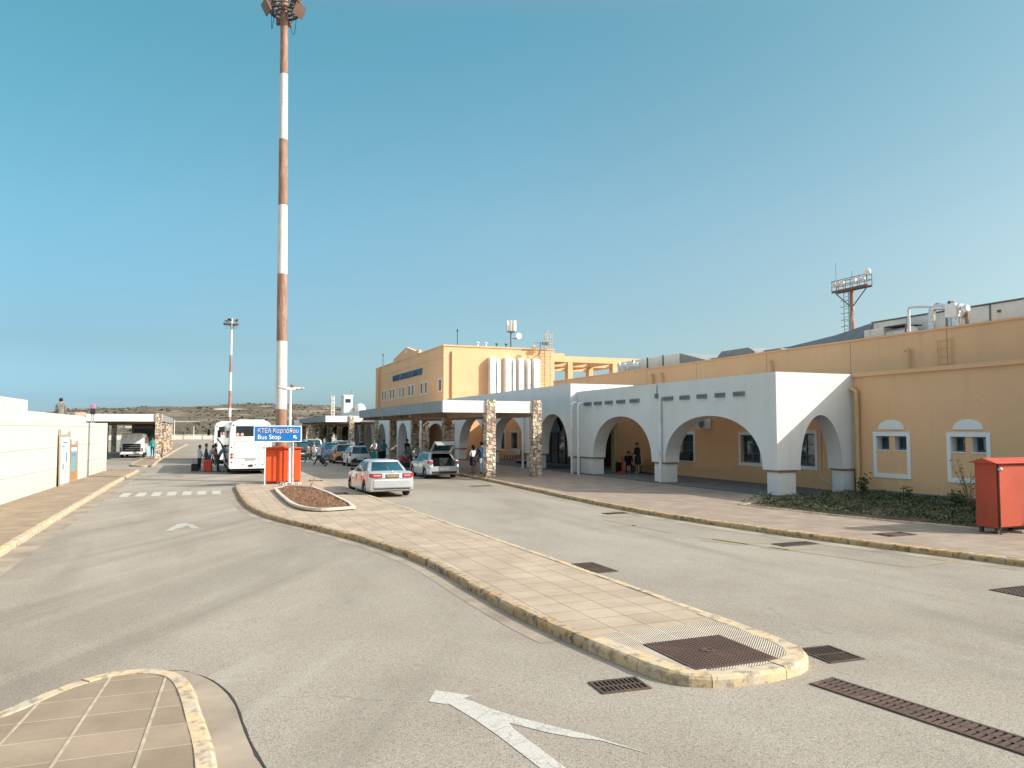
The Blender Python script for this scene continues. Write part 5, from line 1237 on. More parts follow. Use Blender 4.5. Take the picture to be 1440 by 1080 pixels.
    if open_boot:
        # boot cavity, quarter panels with lamps, raised tailgate
        b = MB(); b.box(-w*.74,w*.74,y0+.70,y0+.76,.60,1.12); b.box(-w*.72,w*.72,y0+.06,y0+.70,.69,.705); b.build('boot_interior', M['interior'], c, world=False)
        for s_ in (1,-1):
            b = MB(); b.slab([(s_*w*.72,y0+.03,.60),(s_*w*.93,y0+.06,.60),(s_*w*.99,y0+.3,.60),(s_*w*.99,y0+.9,.60),(s_*w*.94,y0+.9,1.0),(s_*w*.9,y0+.38,1.02),(s_*w*.72,y0+.22,1.0)][:0] or [(s_*w*.72,y0+.02,.62),(s_*w*.95,y0+.05,.62),(s_*w*.985,y0+.35,.62),(s_*w*.985,y0+.95,.62),(s_*w*.70,y0+.95,.62)], (0,.10,.42)); b.build('rear_wing', paint, c, world=False, bevel=.03)
            b = MB(); b.obox((s_*w*.835,y0+.06,.90),(w*.23,.07,.17),0,R(-12)); b.obox((s_*w*.955,y0+.165,.91),(.20,.05,.16),s_*R(66)); b.build('tail_light', M['tail'], c, world=False, bevel=.012)
            b = MB(); b.tube([(s_*w*.70,y0+.40,1.02),(s_*w*.62,y0+.12,1.66)], .012, 5); b.build('gas_strut', M['black'], c, world=False)
        b = MB(); hy = yr1-.03; D = lambda u, v, h_: (u*w*(.70-.02*v), hy-v*.82, zr+.06+v*.56+h_)
        b.add([D(-1,0,0),D(1,0,0),D(1,.12,.02),D(-1,.12,.02)],[(0,1,2,3)]); 
        for u0,u1,v0,v1 in ((-1,1,0,.14),(-1,-.82,.14,.62),(.82,1,.14,.62),(-1,1,.62,1.0)):
            b.slab([D(u0,v0,0),D(u1,v0,0),D(u1,v1,0),D(u0,v1,0)], (0,0,.05))
        b.slab([D(-.95,1.0,0),D(.95,1.0,0),D(.86,1.16,-.24),D(-.86,1.16,-.24)], (0,.04,.03)); tg = b.build('tailgate', paint, c, world=False, bevel=.01)
        b = MB(); b.slab([D(-.82,.14,.01),D(.82,.14,.01),D(.82,.62,.01),D(-.82,.62,.01)], (0,0,.02)); b.build('rear_window', M['carglass'], tg, world=False)
        b = MB(); b.slab([D(-.9,.64,-.02),D(.9,.64,-.02),D(.84,.98,-.02),D(-.84,.98,-.02)], (0,0,.015)); b.build('inner_trim', M['interior'], tg, world=False)
        b = MB(); b.box(-.26,.26,y0-.03,y0-.01,.50,.60); b.build('number_plate', M['plate'], c, world=False)
        b = MB(); b.box(-w*.78,w*.78,y0-.012,y0+.05,.30,.42); b.build('bumper_insert', M['black'], c, world=False)
    return c
car('silver_taxi', 'silver saloon taxi with yellow number plate driving away beside the central island', 'car', (6.98,32.72,0), R(1.4), 4.86, 1.86, 1.47, M['silver'], 1.03, .96, .97, .93, (.62,3.30), (1.30,2.62), 'sedan', plate='plateyellow', group='cars in the taxi lane', wr=.325)
car('parked_hatchback', 'silver hatchback at the kerb with its tailgate raised and boot open', 'car', (12.28,42.75,0), R(1.0), 4.3, 1.78, 1.47, M['silver'], 1.0, .95, .98, .92, (.30,3.05), (.75,2.40), 'open', open_boot=True, wr=.32)
car('parked_hatchback', 'small pale grey hatchback with dark rear window parked ahead of the silver taxi', 'car', (10.72,58.2,0), R(.5), 3.5, 1.62, 1.48, M['greywhite'], .96, .92, .90, .90, (.14,2.72), (.42,2.05), 'small', wr=.29)
car('parked_hatchback', 'copper coloured hatchback parked in front of the small pale grey one', 'car', (10.55,63.6,0), R(-2), 3.9, 1.70, 1.50, M['copper'], .98, .94, .92, .90, (.14,3.0), (.45,2.3), 'small', wr=.30)
car('parked_hatchback', 'dark blue car parked beyond the copper coloured hatchback', 'car', (10.45,69.6,0), R(1), 4.2, 1.76, 1.54, M['carblue'], .98, .94, .92, .90, (.14,3.2), (.45,2.5), 'small', wr=.31)
car('parked_minivan', 'white people carrier with dark rear window beyond the crossing pedestrians', 'car', (10.0,78.5,0), R(0), 4.6, 1.85, 1.75, M['carwhite'], 1.05, 1.02, .98, 1.0, (.10,3.6), (.30,2.8), 'small', wr=.32, roofw=.78)
car('parked_car', 'black car half hidden behind the orange cabinet and the blue sign', 'car', (8.3,73.5,0), R(2), 4.4, 1.8, 1.60, M['carblack'], 1.02, .98, .95, .95, (.12,3.3), (.38,2.6), 'small', wr=.32, roofw=.74)
car('parked_hatchback', 'white hatchback parked beyond the stone pillars of the nearest canopy', 'car', (12.6,77.5,0), R(0), 4.0, 1.75, 1.62, M['carwhite'], 1.02, .97, .95, .92, (.12,3.0), (.38,2.3), 'small', wr=.31)
car('terrace_car', 'white car with teal windscreen parked on the raised ground behind the white wall', 'car', (-9.1,44.0,2.62), R(-86), 4.2, 1.75, 1.46, M['carwhite'], 1.0, .94, .95, .92, (.25,3.0), (.6,2.3), 'small', group='cars behind the wall')

# buses ----------------------------------------------------------------------
def bus(name, label, loc, rz, Ln, W, H, flaps=()):
    c = thing(name, label, 'bus', loc, rz, 'white coaches at the bus stop'); w = W/2
    ya, yb = 2.6, Ln-2.7
    # side walls with wheel arches: loft stations along y, tail at y = 0
    ts = sorted({0,.06,.2,.5,Ln-.5,Ln-.2,Ln-.05,Ln} | {yy+d for yy in (ya,yb) for d in (-.56,-.54,-.4,-.2,0,.2,.4,.54,.56)} | {i*.8 for i in range(1,int(Ln/.8))})
    rings = []
    for y in ts:
        k = .965 if y in (0,Ln) else .99 if y in (.06,Ln-.05) else 1; zb = .34; zo = zb
        for yy in (ya,yb):
            if abs(y-yy) < .56: zo = max(zo, .5+math.sqrt(.56**2-(y-yy)**2))
        half = [(w*.6*k,zb),(w*.97*k,zo),(w*k,zo+.08),(w*k,1.55),(w*.985*k,2.3),(w*.95*k,H-.45),(w*.88*k,H-.18),(w*.70*k,H-.07)]
        rings.append([(x,y,z) for x,z in half]+[(-x,y,z) for x,z in half[::-1]])
    b = MB(); b.loft(rings, True, True); b.build('body', M['buswhite'], c, world=False, smooth=True)
    b = MB(); b.box(-w*.64,w*.64,.02,3.2,H-.32,H+.0); b.build('roof_pod', M['buswhite'], c, world=False, bevel=.08)
    b = MB(); b.box(-w*.70,w*.70,-.015,.05,2.28,2.92); rw = b.build('rear_window', M['busglass'], c, world=False, bevel=.04)
    for x in (-.76,-.50): b = MB(); b.lathe((x,-.02,2.40), [(.10,-.004),(.10,.006)], 14, 'Y'); b.build('sticker', M['stickerpink'], rw, world=False)
    for s_ in (1,-1):
        y = .55; k = 0
        while y < Ln-1.6:
            b = MB(); y1 = min(y+1.45, Ln-.5)
            b.slab([(s_*(w*1.0+.001),y,1.62),(s_*(w*1.0+.001),y1,1.62),(s_*(w*.958+.002),y1,H-.52),(s_*(w*.958+.002),y,H-.52)], (s_*.012,0,0)); b.build('side_window', M['busglass'], c, world=False); y = y1+.06
        for yy in (ya,yb): wheel(c, s_*(w-.16), yy, .48, .28, s_)
        b = MB(); b.tube([(s_*w*.9,Ln-.1,H-.35),(s_*(w+.25),Ln+.25,H-.5),(s_*(w+.28),Ln+.28,H-.7)], .03, 6); b.box(s_*(w+.28)-.11,s_*(w+.28)+.11,Ln+.2,Ln+.32,H-1.2,H-.65); b.build('mirror', M['black'], c, world=False)
        for z, r_ in ((1.02,.075),(.84,.075),(.55,.05)) : b = MB(); b.lathe((s_*w*.86,-.012,z+.18), [(r_,-.012),(r_*1.1,.03)], 14, 'Y'); b.build('tail_light', M['tail'], c, world=False)
        b = MB(); b.lathe((s_*w*.87,-.012,1.62), [(.04,-.01),(.05,.03)], 10, 'Y'); b.lathe((s_*w*.80,-.012,2.95), [(.045,-.01),(.05,.06)], 10, 'Y'); b.build('marker_light', M['black'], c, world=False)
    b = MB(); b.box(-w*.76,w*.76,-.012,.03,.96,.985); b.box(-w*.76,-w*.745,-.0125,.03,.985,2.0); b.box(w*.745,w*.76,-.0125,.03,.985,2.0); b.box(-w*.745,w*.745,-.012,.03,1.985,2.0); b.build('engine_flap_gap', M['grey'], c, world=False)
    b = MB(); b.box(-.28,.30,-.025,.02,.84,1.0); b.build('number_plate', plain('plate_dull', (.36,.36,.36), .6) if 'plate_dull' not in bpy.data.materials else bpy.data.materials['plate_dull'], c, world=False)
    b = MB(); b.box(-.10,.14,-.05,.05,.46,.58)
    for x in (-.42,.30,.72): b.lathe((x,-.02,.58), [(.035,-.012),(.035,.04)], 8, 'Y')
    b.build('tow_hitch', M['black'], c, world=False)
    b = MB(); b.box(-w*.9,w*.9,.1,Ln-.3,.20,.36); b.build('chassis', M['dark'], c, world=False)
    b = MB(); b.box(-w*.35,w*.05,-.02,.02,2.19,2.21); b.build('handle', M['grey'], c, world=False)
    for y0_, y1_ in flaps:
        b = MB(); b.box(-w-.004,-w*.6,y0_,y1_,.46,1.28); b.build('luggage_bay', M['dark'], c, world=False)
        b = MB(); b.slab([(-w-.02,y0_,1.30),(-w-.02,y1_,1.30),(-w-.62,y1_,2.12),(-w-.62,y0_,2.12)], (.045,0,.03)); b.build('luggage_flap', M['grey'], c, world=False)
        for yy in (y0_+.05,y1_-.05): b = MB(); b.tube([(-w-.0,yy,.60),(-w-.30,yy,1.70)], .02, 5); b.build('flap_strut', M['black'], c, world=False)
    return c
bus('parked_coach', 'white coach at the bus stop, rear to the viewer, with its luggage flaps raised', (2.73,49.4,0), R(.3), 11.6, 2.5, 3.30, flaps=((1.0,1.75),(3.5,5.0)))
bus('parked_coach', 'second white coach parked ahead of the one with raised luggage flaps', (2.05,64.5,0), R(0), 11.6, 2.5, 3.35)

# van and dark coach under the left canopy ------------------------------------
v = thing('minibus', 'white minibus with its rear luggage flap open under the left canopy', 'van', (-6.22,81.4,0), R(-2))
rings = []
for y, k, zt, zb in ((0,.93,1.45,.55),(.03,.97,1.62,.42),(.35,.98,2.28,.40),(.8,1,2.36,.38),(4.2,1,2.34,.38),(4.9,.98,2.0,.38),(5.4,.95,1.30,.38),(6.1,.88,1.08,.42),(6.25,.75,.8,.5)):
    hw = 1.06*k; rings.append([(x,y,z) for x,z in ((hw*.8,zb),(hw,zb+.1),(hw*1.0,zb+.45*(zt-zb)),(hw*.97,zb+.72*(zt-zb)),(hw*.86,zt-.08),(hw*.6,zt))]+[(x,y,z) for x,z in ((-hw*.6,zt),(-hw*.86,zt-.08),(-hw*.97,zb+.72*(zt-zb)),(-hw*1.0,zb+.45*(zt-zb)),(-hw,zb+.1),(-hw*.8,zb))])
b = MB(); b.loft(rings, True, True); b.build('body', M['carwhite'], v, world=False, smooth=True)
b = MB(); b.box(-.78,.78,-.03,.02,.62,1.36); b.build('luggage_bay', M['dark'], v, world=False)
for z in (.8,1.0,1.2): b = MB(); b.box(-.74,.74,-.045,-.032,z-.02,z+.02); b.build('shelf', M['grey'], v, world=False)
b = MB(); b.box(-.98,.98,-.10,.1,.34,.50); b.build('bumper', M['carwhite'], v, world=False, bevel=.03)
b = MB(); b.box(-.3,.3,-.115,-.102,.37,.47); b.build('number_plate', M['plate'], v, world=False)
for s_ in (1,-1):
    b = MB(); b.box(s_*.92-.06,s_*.92+.06,-.02,.04,.62,.95); b.build('tail_light', M['tail'], v, world=False)
    for yy in (1.2,4.9): wheel(v, s_*.94, yy, .36, .2, s_)
    for k in range(3): b = MB(); y_ = .9+k*1.15; b.slab([(s_*1.055,y_,1.35),(s_*1.055,y_+1.05,1.35),(s_*1.0,y_+1.05,1.95),(s_*1.0,y_,1.95)], (s_*.02,0,0)); b.build('side_window', M['busglass'], v, world=False)
b = MB()
for x in (-.45,.1): b.slab([(x,.06,1.70),(x+.22,.06,1.70),(x+.30,.30,2.22),(x+.08,.30,2.22)], (0,-.02,.012))
b.build('roof_stripe', M['signwhite'], v, world=False)
v = thing('parked_coach', 'dark coach standing beyond the white minibus under the left canopy', 'bus', (-5.75,90.5,0), R(-2), 'white coaches at the bus stop' if False else None)
b = MB(); b.box(-1.25,1.25,0,10,.35,3.25); b.build('body', M['carblack'], v, world=False, bevel=.18)
b = MB(); b.box(-1.262,1.262,.35,9.8,.42,1.5); b.build('lower_panel', M['carwhite'], v, world=False, bevel=.02)
for s_ in (1,-1):
    for k in range(5): b = MB(); b.box(s_*1.256-.012,s_*1.256+.012,.5+k*1.85,2.2+k*1.85,1.62,2.75); b.build('side_window', M['busglass'], v, world=False)
    for yy in (2.4,7.8): wheel(v, s_*1.13, yy, .48, .28, s_)
    b = MB(); b.box(s_*1.05-.1,s_*1.05+.1,-.02,.05,.7,1.2); b.build('tail_light', M['tail'], v, world=False)
b = MB(); b.box(-1.0,1.0,-.015,.03,1.8,2.8); b.build('rear_window', M['busglass'], v, world=False)
q = thing('a_board_sign', 'pale blue folding board standing between the minibus and the stone pillar', 'sign', (-4.5,83,.12)); b = MB(); b.obox((-4.62,82.8,.62),(.75,.05,1.0),0,-.14); b.obox((-4.62,83.15,.62),(.75,.05,1.0),0,.14); b.build('board', plain('board_pale_blue', (.30,.48,.56), .6), q)
b = MB(); b.box(-4.98,-4.26,82.97,83.0,.10,.13); b.build('foot', M['grey'], q)
# ------------------------------------------------------------------ people
SK = [plain('skin_%d' % i, c, .55, var=.05) for i, c in enumerate(((.42,.25,.17),(.34,.19,.12),(.48,.30,.21)))]
HAIRM = [plain('hair_%d' % i, c, .6, var=.2, scale=30) for i, c in enumerate(((.014,.010,.008),(.045,.026,.015),(.16,.14,.12)))]
EYE = plain('eye_dark', (.01,.01,.012), .3)
cloth_cache = {}
def cloth(c):
    if c not in cloth_cache: cloth_cache[c] = plain('cloth_%d' % len(cloth_cache), c, .85, var=.16, scale=5)
    return cloth_cache[c]
def rotx(p_, o, a):
    d = Vector(p_)-Vector(o); return Vector(o)+Vector((d.x, d.y*math.cos(a)-d.z*math.sin(a), d.y*math.sin(a)+d.z*math.cos(a)))
def person(label, loc, rz, h=1.72, top=(.5,.5,.5), legs=(.03,.03,.04), shoes=(.03,.03,.03), sleeve='long', stride=0., bend=0., sit=False, arms=((.1,.15),(.1,.15)), skirt=False, hair=0, skin=0, longhair=False, shorts=False, fem=False, group='travellers outside the terminal'):
    """arms: (forward swing, elbow bend) in radians for right and left"""
    if isinstance(shoes, str): sleeve, shoes = shoes, (.03,.03,.03)
    c = thing('person', label, 'person', loc, rz, group); k = h/1.72; sw = .165 if fem else .185
    J = {'pel':(0,0,.96),'spi':(0,.005,1.14),'che':(0,0,1.34),'nek':(0,-.005,1.47),'hd0':(0,.012,1.545),'hd1':(0,.025,1.62),'hd2':(0,.012,1.685)}
    for s_, n_ in ((1,'R'),(-1,'L')):
        J['sh'+n_] = (s_*sw,-.005,1.405); J['hi'+n_] = (s_*.09,0,.91)
    up = {q: rotx(v_, (0,0,.95), -bend) for q, v_ in J.items() if q in ('spi','che','nek','hd0','hd1','hd2','shR','shL')}
    J = {q: Vector(v_) for q, v_ in J.items()}; J.update(up)
    for (s_, n_), (f_, e_) in zip(((1,'R'),(-1,'L')), arms):
        sh = J['sh'+n_]; d = Vector((s_*.13, math.sin(f_), -math.cos(f_))).normalized(); el_ = sh+d*.285
        d2 = Vector((s_*.02, math.sin(f_+e_), -math.cos(f_+e_))).normalized(); J['el'+n_] = el_; J['wr'+n_] = el_+d2*.25; J['dh'+n_] = d2
        st = stride*s_; hip = J['hi'+n_]
        if sit:
            kn = hip+Vector((s_*.05,.42,.0)); an = kn+Vector((s_*.0,.03,-.42)); up_ = Vector((0,0,-.45)); toe = an+Vector((0,.15,-.05))
        else:
            kn = hip+Vector((s_*.01,math.sin(st)*.42,-math.cos(st)*.42)); kb = max(0,-st)*.9; an = kn+Vector((0,math.sin(st-kb)*.41,-math.cos(st-kb)*.41)); toe = an+Vector((s_*.03,.14,-.045 if st >= 0 else -.07))
        J['kn'+n_], J['an'+n_], J['to'+n_] = kn, an, toe
    if sit:
        for q in J:
            if not q.startswith('dh'): J[q] = J[q]+Vector((0,0,-.46))
    low = min(J['toR'].z, J['toL'].z, J['anR'].z-.05, J['anL'].z-.05)
    dz = .035-low
    for q in J:
        if not q.startswith('dh'): J[q] = (J[q]+Vector((0,0,dz)))*k
    order = [q for q in J if not q.startswith('dh')]; ix = {q: i for i, q in enumerate(order)}
    ed = [('pel','spi'),('spi','che'),('che','nek'),('nek','hd0'),('hd0','hd1'),('hd1','hd2')]
    for n_ in 'RL': ed += [('che','sh'+n_),('sh'+n_,'el'+n_),('el'+n_,'wr'+n_),('pel','hi'+n_),('hi'+n_,'kn'+n_),('kn'+n_,'an'+n_),('an'+n_,'to'+n_)]
    rad = {'pel':(.155,.115),'spi':(.135 if fem else .15,.105),'che':(.15 if fem else .165,.115),'nek':(.055,.058),'hd0':(.066,.075),'hd1':(.078,.095),'hd2':(.062,.075)}
    for n_ in 'RL': rad.update({'sh'+n_:(.066,.066),'el'+n_:(.044,.044),'wr'+n_:(.030,.026),'hi'+n_:(.092,.098),'kn'+n_:(.058,.06),'an'+n_:(.042,.046),'to'+n_:(.038,.03)})
    me = bpy.data.meshes.new('body'); me.from_pydata([J[q] for q in order], [(ix[a],ix[e]) for a, e in ed], [])
    bm = bmesh.new(); bm.from_mesh(me); ly = bm.verts.layers.skin.verify(); bm.verts.ensure_lookup_table()
    for q in order: v_ = bm.verts[ix[q]]; v_[ly].radius = (rad[q][0]*k, rad[q][1]*k); v_[ly].use_root = q == 'pel'
    bm.to_mesh(me); bm.free()
    tmp = bpy.data.objects.new('tmp_body', me); col.objects.link(tmp)
    s1 = tmp.modifiers.new('Skin','SKIN'); s1.use_smooth_shade = True; s2 = tmp.modifiers.new('Sub','SUBSURF'); s2.levels = 1; s2.render_levels = 1
    dg = bpy.context.evaluated_depsgraph_get(); ev = tmp.evaluated_get(dg).to_mesh()
    mats = [SK[skin], cloth(top), cloth(legs), cloth(shoes), EYE]
    segs = []
    for a, e in ed:
        if a in ('nek','hd0','hd1') : m_ = 0
        elif a == 'che' and e == 'nek': m_ = 1
        elif a in ('spi','che') or a == 'pel' and e == 'spi' or a.startswith('sh'): m_ = 1
        elif a.startswith('el'): m_ = 1 if sleeve == 'long' else 0
        elif a.startswith('an'): m_ = 3
        elif a.startswith('kn'): m_ = 0 if (skirt or shorts) else 2
        else: m_ = 2
        segs.append((J[a], J[e], m_))
    b = MB()
    b.v = [tuple(v_.co) for v_ in ev.vertices]
    for p_ in ev.polygons:
        c_ = p_.center; best = None
        for a, e, m_ in segs:
            d = e-a; u = max(0,min(1,(c_-a).dot(d)/max(d.length_squared,1e-9))); dd = (a+d*u-c_).length
            if best is None or dd < best[0]: best = (dd, m_)
        b.f.append(tuple(p_.vertices)); b.m.append(best[1])
    bpy.data.objects.remove(tmp); bpy.data.meshes.remove(me)
    # hands: palm, four unequal bent fingers and a thumb
    b.mi = 0
    for s_, n_ in ((1,'R'),(-1,'L')):
        w_ = J['wr'+n_]; d = J['dh'+n_]; sd_ = Vector((0,1,0)); sd_ = (sd_-d*sd_.dot(d)); sd_ = sd_.normalized() if sd_.length > .1 else Vector((1,0,0)); nr = d.cross(sd_)*(-s_)
        Mx = Matrix((( sd_.x,nr.x,d.x),(sd_.y,nr.y,d.y),(sd_.z,nr.z,d.z)))
        b.ell(w_+d*.05*k, (.042*k,.018*k,.052*k), 10, 6, Mx)
        for f_, ln_ in ((-.030,.066),(-.010,.076),(.011,.072),(.030,.056)):
            r0 = w_+(d*.088+sd_*(-f_))*k; p1 = r0+(d*ln_*.5+nr*.006)*k; p2 = p1+(d*ln_*.45+nr*.022)*k; b.tube([r0,p1,p2], [.0095*k,.0088*k,.0065*k], 6)
        t0 = w_+(d*.035+sd_*.036)*k; b.tube([t0,t0+(d*.03+sd_*.026+nr*.01)*k,t0+(d*.062+sd_*.030+nr*.018)*k], [.012*k,.0105*k,.008*k], 6)
    # face
    hc = J['hd1']; rot = Matrix.Rotation(-bend*.6,3,'X'); f = lambda x,y,z: hc+rot @ Vector((x,y,z))*k
    b.tube([f(0,.092,.018),f(0,.115,-.014),f(0,.098,-.022)], [.007*k,.014*k,.010*k], 6)
    for s_ in (1,-1): b.ell(f(s_*.080,-.006,.0), (.012*k,.022*k,.032*k), 8, 5)
    b.ell(f(0,.094,-.052), (.026*k,.008*k,.007*k), 8, 4)
    b.mi = 4
    for s_ in (1,-1): b.ell(f(s_*.032,.089,.018), (.012*k,.008*k,.007*k), 8, 4)
    b.build('body', mats, c, world=False, smooth=True, recalc=False)
    hb = MB(); hcc = f(0,-.012,.048)
    hb.ell(hcc, (.097*k,.115*k,.113*k), 16, 10, rot, keep=lambda q: not ((rot.inverted() @ (q-hcc)).y > .050*k and (rot.inverted() @ (q-hcc)).z < .048*k) and (rot.inverted() @ (q-hcc)).z > -.092*k)
    if longhair: hb.tube([f(0,-.075,.03),f(0,-.105,-.06),f(0,-.10,-.17)], [.085*k,.092*k,.05*k], 10)
    hb.build('hair', HAIRM[hair], c, world=False, smooth=True)
    if skirt:
        p_ = J['pel']; sk_ = MB(); n = 18; rings = []
        for z, rx_, ry_ in ((.10,.165,.125),(-.05,.205,.16),(-.25,.215,.17),(-.42,.225,.18)): rings.append([(p_.x+rx_*k*math.cos(2*math.pi*i/n), p_.y+ry_*k*math.sin(2*math.pi*i/n), p_.z+z*k) for i in range(n)])
        sk_.loft(rings, True, True); sk_.build('skirt', cloth(legs), c, world=False, smooth=True)
    elif shorts or not sit:
        p_ = J['pel']; hm = MB(); n = 16; rings = []          # hem of the shirt or jacket
        for z, rx_, ry_ in ((.22,.165,.125),(.06,.178,.138),(-.06,.182,.142)): rings.append([(p_.x+rx_*k*math.cos(2*math.pi*i/n), p_.y+ry_*k*math.sin(2*math.pi*i/n), p_.z+z*k) for i in range(n)])
        if bend < .25: hm.loft(rings, True, False); hm.build('shirt_hem', cloth(top), c, world=False, smooth=True)
    return c
person('woman in white sleeveless top and black skirt standing before the first stone pillar', (14.75,42.9,.12), R(20), 1.62, (.70,.69,.67), (.015,.015,.018), (.05,.03,.02), 'short', skirt=True, hair=0, skin=1, longhair=True, fem=True, arms=((.5,1.3),(.2,.4)))
person('man in dark blue jacket and pale jeans beside the woman in black skirt', (15.05,42.2,.12), R(12), 1.80, (.012,.055,.13), (.36,.46,.52), (.02,.02,.02), 'long', stride=.12, hair=0, arms=((.25,.4),(.3,.8)))
person('person in red top half hidden behind the first stone pillar', (16.3,43.6,.12), R(70), 1.70, (.42,.03,.035), (.02,.02,.025), hair=0)
person('person in black sitting bent forward on the bench under the corner porch', (23.25,39.55,.17), R(150), 1.75, (.014,.014,.016), (.018,.018,.02), sit=True, bend=.55, arms=((.55,.7),(.6,.6)), hair=0)
person('person in long black coat standing in profile under the corner porch', (23.35,38.7,.17), R(95), 1.74, (.013,.013,.015), (.016,.016,.018), (.5,.48,.44), bend=.05, arms=((.05,1.3),(.1,1.1)), hair=0, skirt=True)
person('pedestrian in pale blue top striding across the road with a black trolley case', (7.95,57.8,0), R(75), 1.74, (.38,.50,.60), (.02,.025,.05), (.62,.60,.58), 'short', stride=.48, bend=.05, arms=((-.5,.1),(.3,.3)), hair=1)
person('pedestrian in cream top and teal trousers crossing ahead of the trolley case', (7.75,62.2,0), R(70), 1.70, (.60,.50,.40), (.03,.16,.20), (.6,.6,.6), 'short', stride=.42, hair=1, fem=True, longhair=True, arms=((.4,.3),(-.3,.1)))
person('pedestrian in white hood walking behind the cream topped one', (8.6,65.5,0), R(70), 1.68, (.68,.68,.68), (.55,.56,.55), (.5,.5,.5), stride=.35, hair=2)
person('pedestrian in teal jacket at the edge of the blue sign', (7.2,66.2,0), R(80), 1.72, (.03,.22,.26), (.03,.06,.07), stride=.3, hair=0)
person('man in white shirt near the door of the white hatchback beyond the pillars', (13.3,74.0,0), R(200), 1.78, (.68,.68,.66), (.10,.11,.14), 'short', hair=1)
person('person in dark top with back turned beyond the small pale grey car', (13.9,72.5,0), R(10), 1.75, (.014,.02,.035), (.05,.06,.09), hair=0)
person('man in white shirt and cap bending over teal bags by the second pillar', (14.0,67.0,0), R(150), 1.76, (.68,.68,.67), (.06,.06,.07), 'short', bend=.35, arms=((.8,.3),(.7,.3)), hair=2)
person('man in teal blue shirt with a white strap holding a large black suitcase', (13.35,60.5,.0), R(185), 1.82, (.05,.26,.36), (.02,.02,.03), 'short', arms=((.35,.5),(.5,1.0)), hair=0)
person('man in black jacket and grey trousers beside the dark pillar', (14.5,57.6,.12), R(200), 1.80, (.016,.016,.02), (.22,.23,.24), hair=0, arms=((.3,1.1),(.2,.4)))
person('tall person in black between the dark pillar and the luggage trolley', (15.9,60.6,.12), R(190), 1.86, (.012,.013,.016), (.02,.02,.025), hair=2, skin=2)
person('person in grey green top leaning over the luggage beside the open hatchback', (12.75,49.9,.0), R(140), 1.72, (.10,.17,.18), (.04,.045,.06), bend=.5, arms=((.9,.2),(.8,.3)), hair=0)
person('person in white shirt with a camera strap behind the open hatchback', (13.35,50.4,.0), R(200), 1.74, (.62,.62,.60), (.05,.06,.08), 'short', bend=.1, arms=((.6,1.1),(.3,.5)), hair=1)
person('person far off inside the arch behind the open hatchback', (18.6,60.2,.17), R(180), 1.7, (.03,.03,.04), (.03,.03,.04), hair=0)
G = 'travellers loading the coach'
person('woman in grey top and black trousers beside the black case at the coach', (-.15,53.6,0), R(-60), 1.66, (.45,.45,.47), (.015,.015,.018), (.5,.5,.5), 'short', arms=((.3,.2),(.25,.3)), hair=1, skin=1, fem=True, group=G)
person('person in dark top standing behind the grey topped woman at the coach', (.25,55.0,0), R(-90), 1.72, (.05,.055,.07), (.04,.05,.08), hair=0, skin=1, group=G)
person('person in patterned pale shirt bending over the red suitcase', (.42,53.9,0), R(-70), 1.70, (.40,.42,.44), (.04,.09,.13), bend=.4, arms=((.7,.2),(.7,.3)), hair=0, group=G)
person('person in orange red top next to the coach luggage bay', (.82,54.6,0), R(-100), 1.74, (.52,.10,.055), (.35,.34,.33), hair=0, skin=1, group=G)
person('man in blue grey shirt leaning into the coach luggage bay', (.95,52.6,0), R(-75), 1.80, (.10,.22,.28), (.018,.03,.055), 'short', bend=.6, arms=((1.0,.2),(.9,.3)), hair=0, group=G)
person('person in mustard top and dark trousers beside the left canopy pillar', (-3.42,75.6,.12), R(160), 1.70, (.38,.22,.07), (.02,.022,.03), 'short', hair=0, skin=1, group='people at the left canopy')
person('person in bright teal top between the minibus and the left canopy pillar', (-4.35,80.2,.12), R(170), 1.78, (.02,.36,.34), (.02,.03,.04), 'short', hair=0, skin=1, group='people at the left canopy')
person('man in grey brown jacket seen from behind above the white wall', (-6.92,46.2,2.62), R(5), 1.68, (.20,.175,.145), (.06,.06,.07), hair=0, group='people behind the wall')

# luggage ----------------------------------------------------------------------
def case(label, x, y, z, w_, d_, h_, m, rz=0, tilt=0, handle=True):
    c = thing('suitcase', label, 'suitcase', (x,y,z), rz, 'travellers luggage'); c.rotation_euler = (tilt,0,rz)
    b = MB(); b.box(-w_/2,w_/2,-d_/2,d_/2,.05,h_); b.build('shell', m, c, world=False, bevel=.04)
    b = MB()
    for k in range(4): xx = -w_*.36+k*w_*.24; b.box(xx-.012,xx+.012,-d_/2-.006,d_/2+.006,.10,h_-.06)
    b.build('rib', m, c, world=False)
    b = MB()
    for sx in (-1,1):
        for sy in (-1,1): b.lathe((sx*w_*.38,sy*d_*.3,.03), [(.03,-.015),(.03,.015)], 8, 'X')
    b.build('castor', M['rubber'], c, world=False)
    if handle: b = MB(); b.tube([(-w_*.2,d_*.35,h_-.02),(-w_*.2,d_*.35,h_+.3),(w_*.2,d_*.35,h_+.3),(w_*.2,d_*.35,h_-.02)], .012, 5); b.build('handle', M['grey'], c, world=False)
    return c
lr = plain('luggage_red', (.62,.045,.025), .45); lb = plain('luggage_black', (.016,.016,.018), .6); lt = plain('luggage_teal', (.02,.33,.33), .45); lblu = plain('luggage_blue', (.02,.16,.42), .45); lg = plain('luggage_grey', (.40,.42,.43), .6); lbr = plain('luggage_tan', (.34,.17,.07), .7)
case('bright red suitcase upright on the road by the coach', .36, 53.0, 0, .50, .30, .76, lr, R(-10), handle=False)
case('black cabin case on the road left of the coach travellers', -.42, 53.4, 0, .42, .25, .52, lb, R(5))
case('pale holdall lying under the raised luggage flap of the coach', 1.15, 53.0, 0, .50, .40, .36, lg, handle=False)
case('small pale blue case between the legs of the coach travellers', .82, 52.9, 0, .22, .2, .42, plain('luggage_pale', (.42,.55,.58), .5), handle=False)
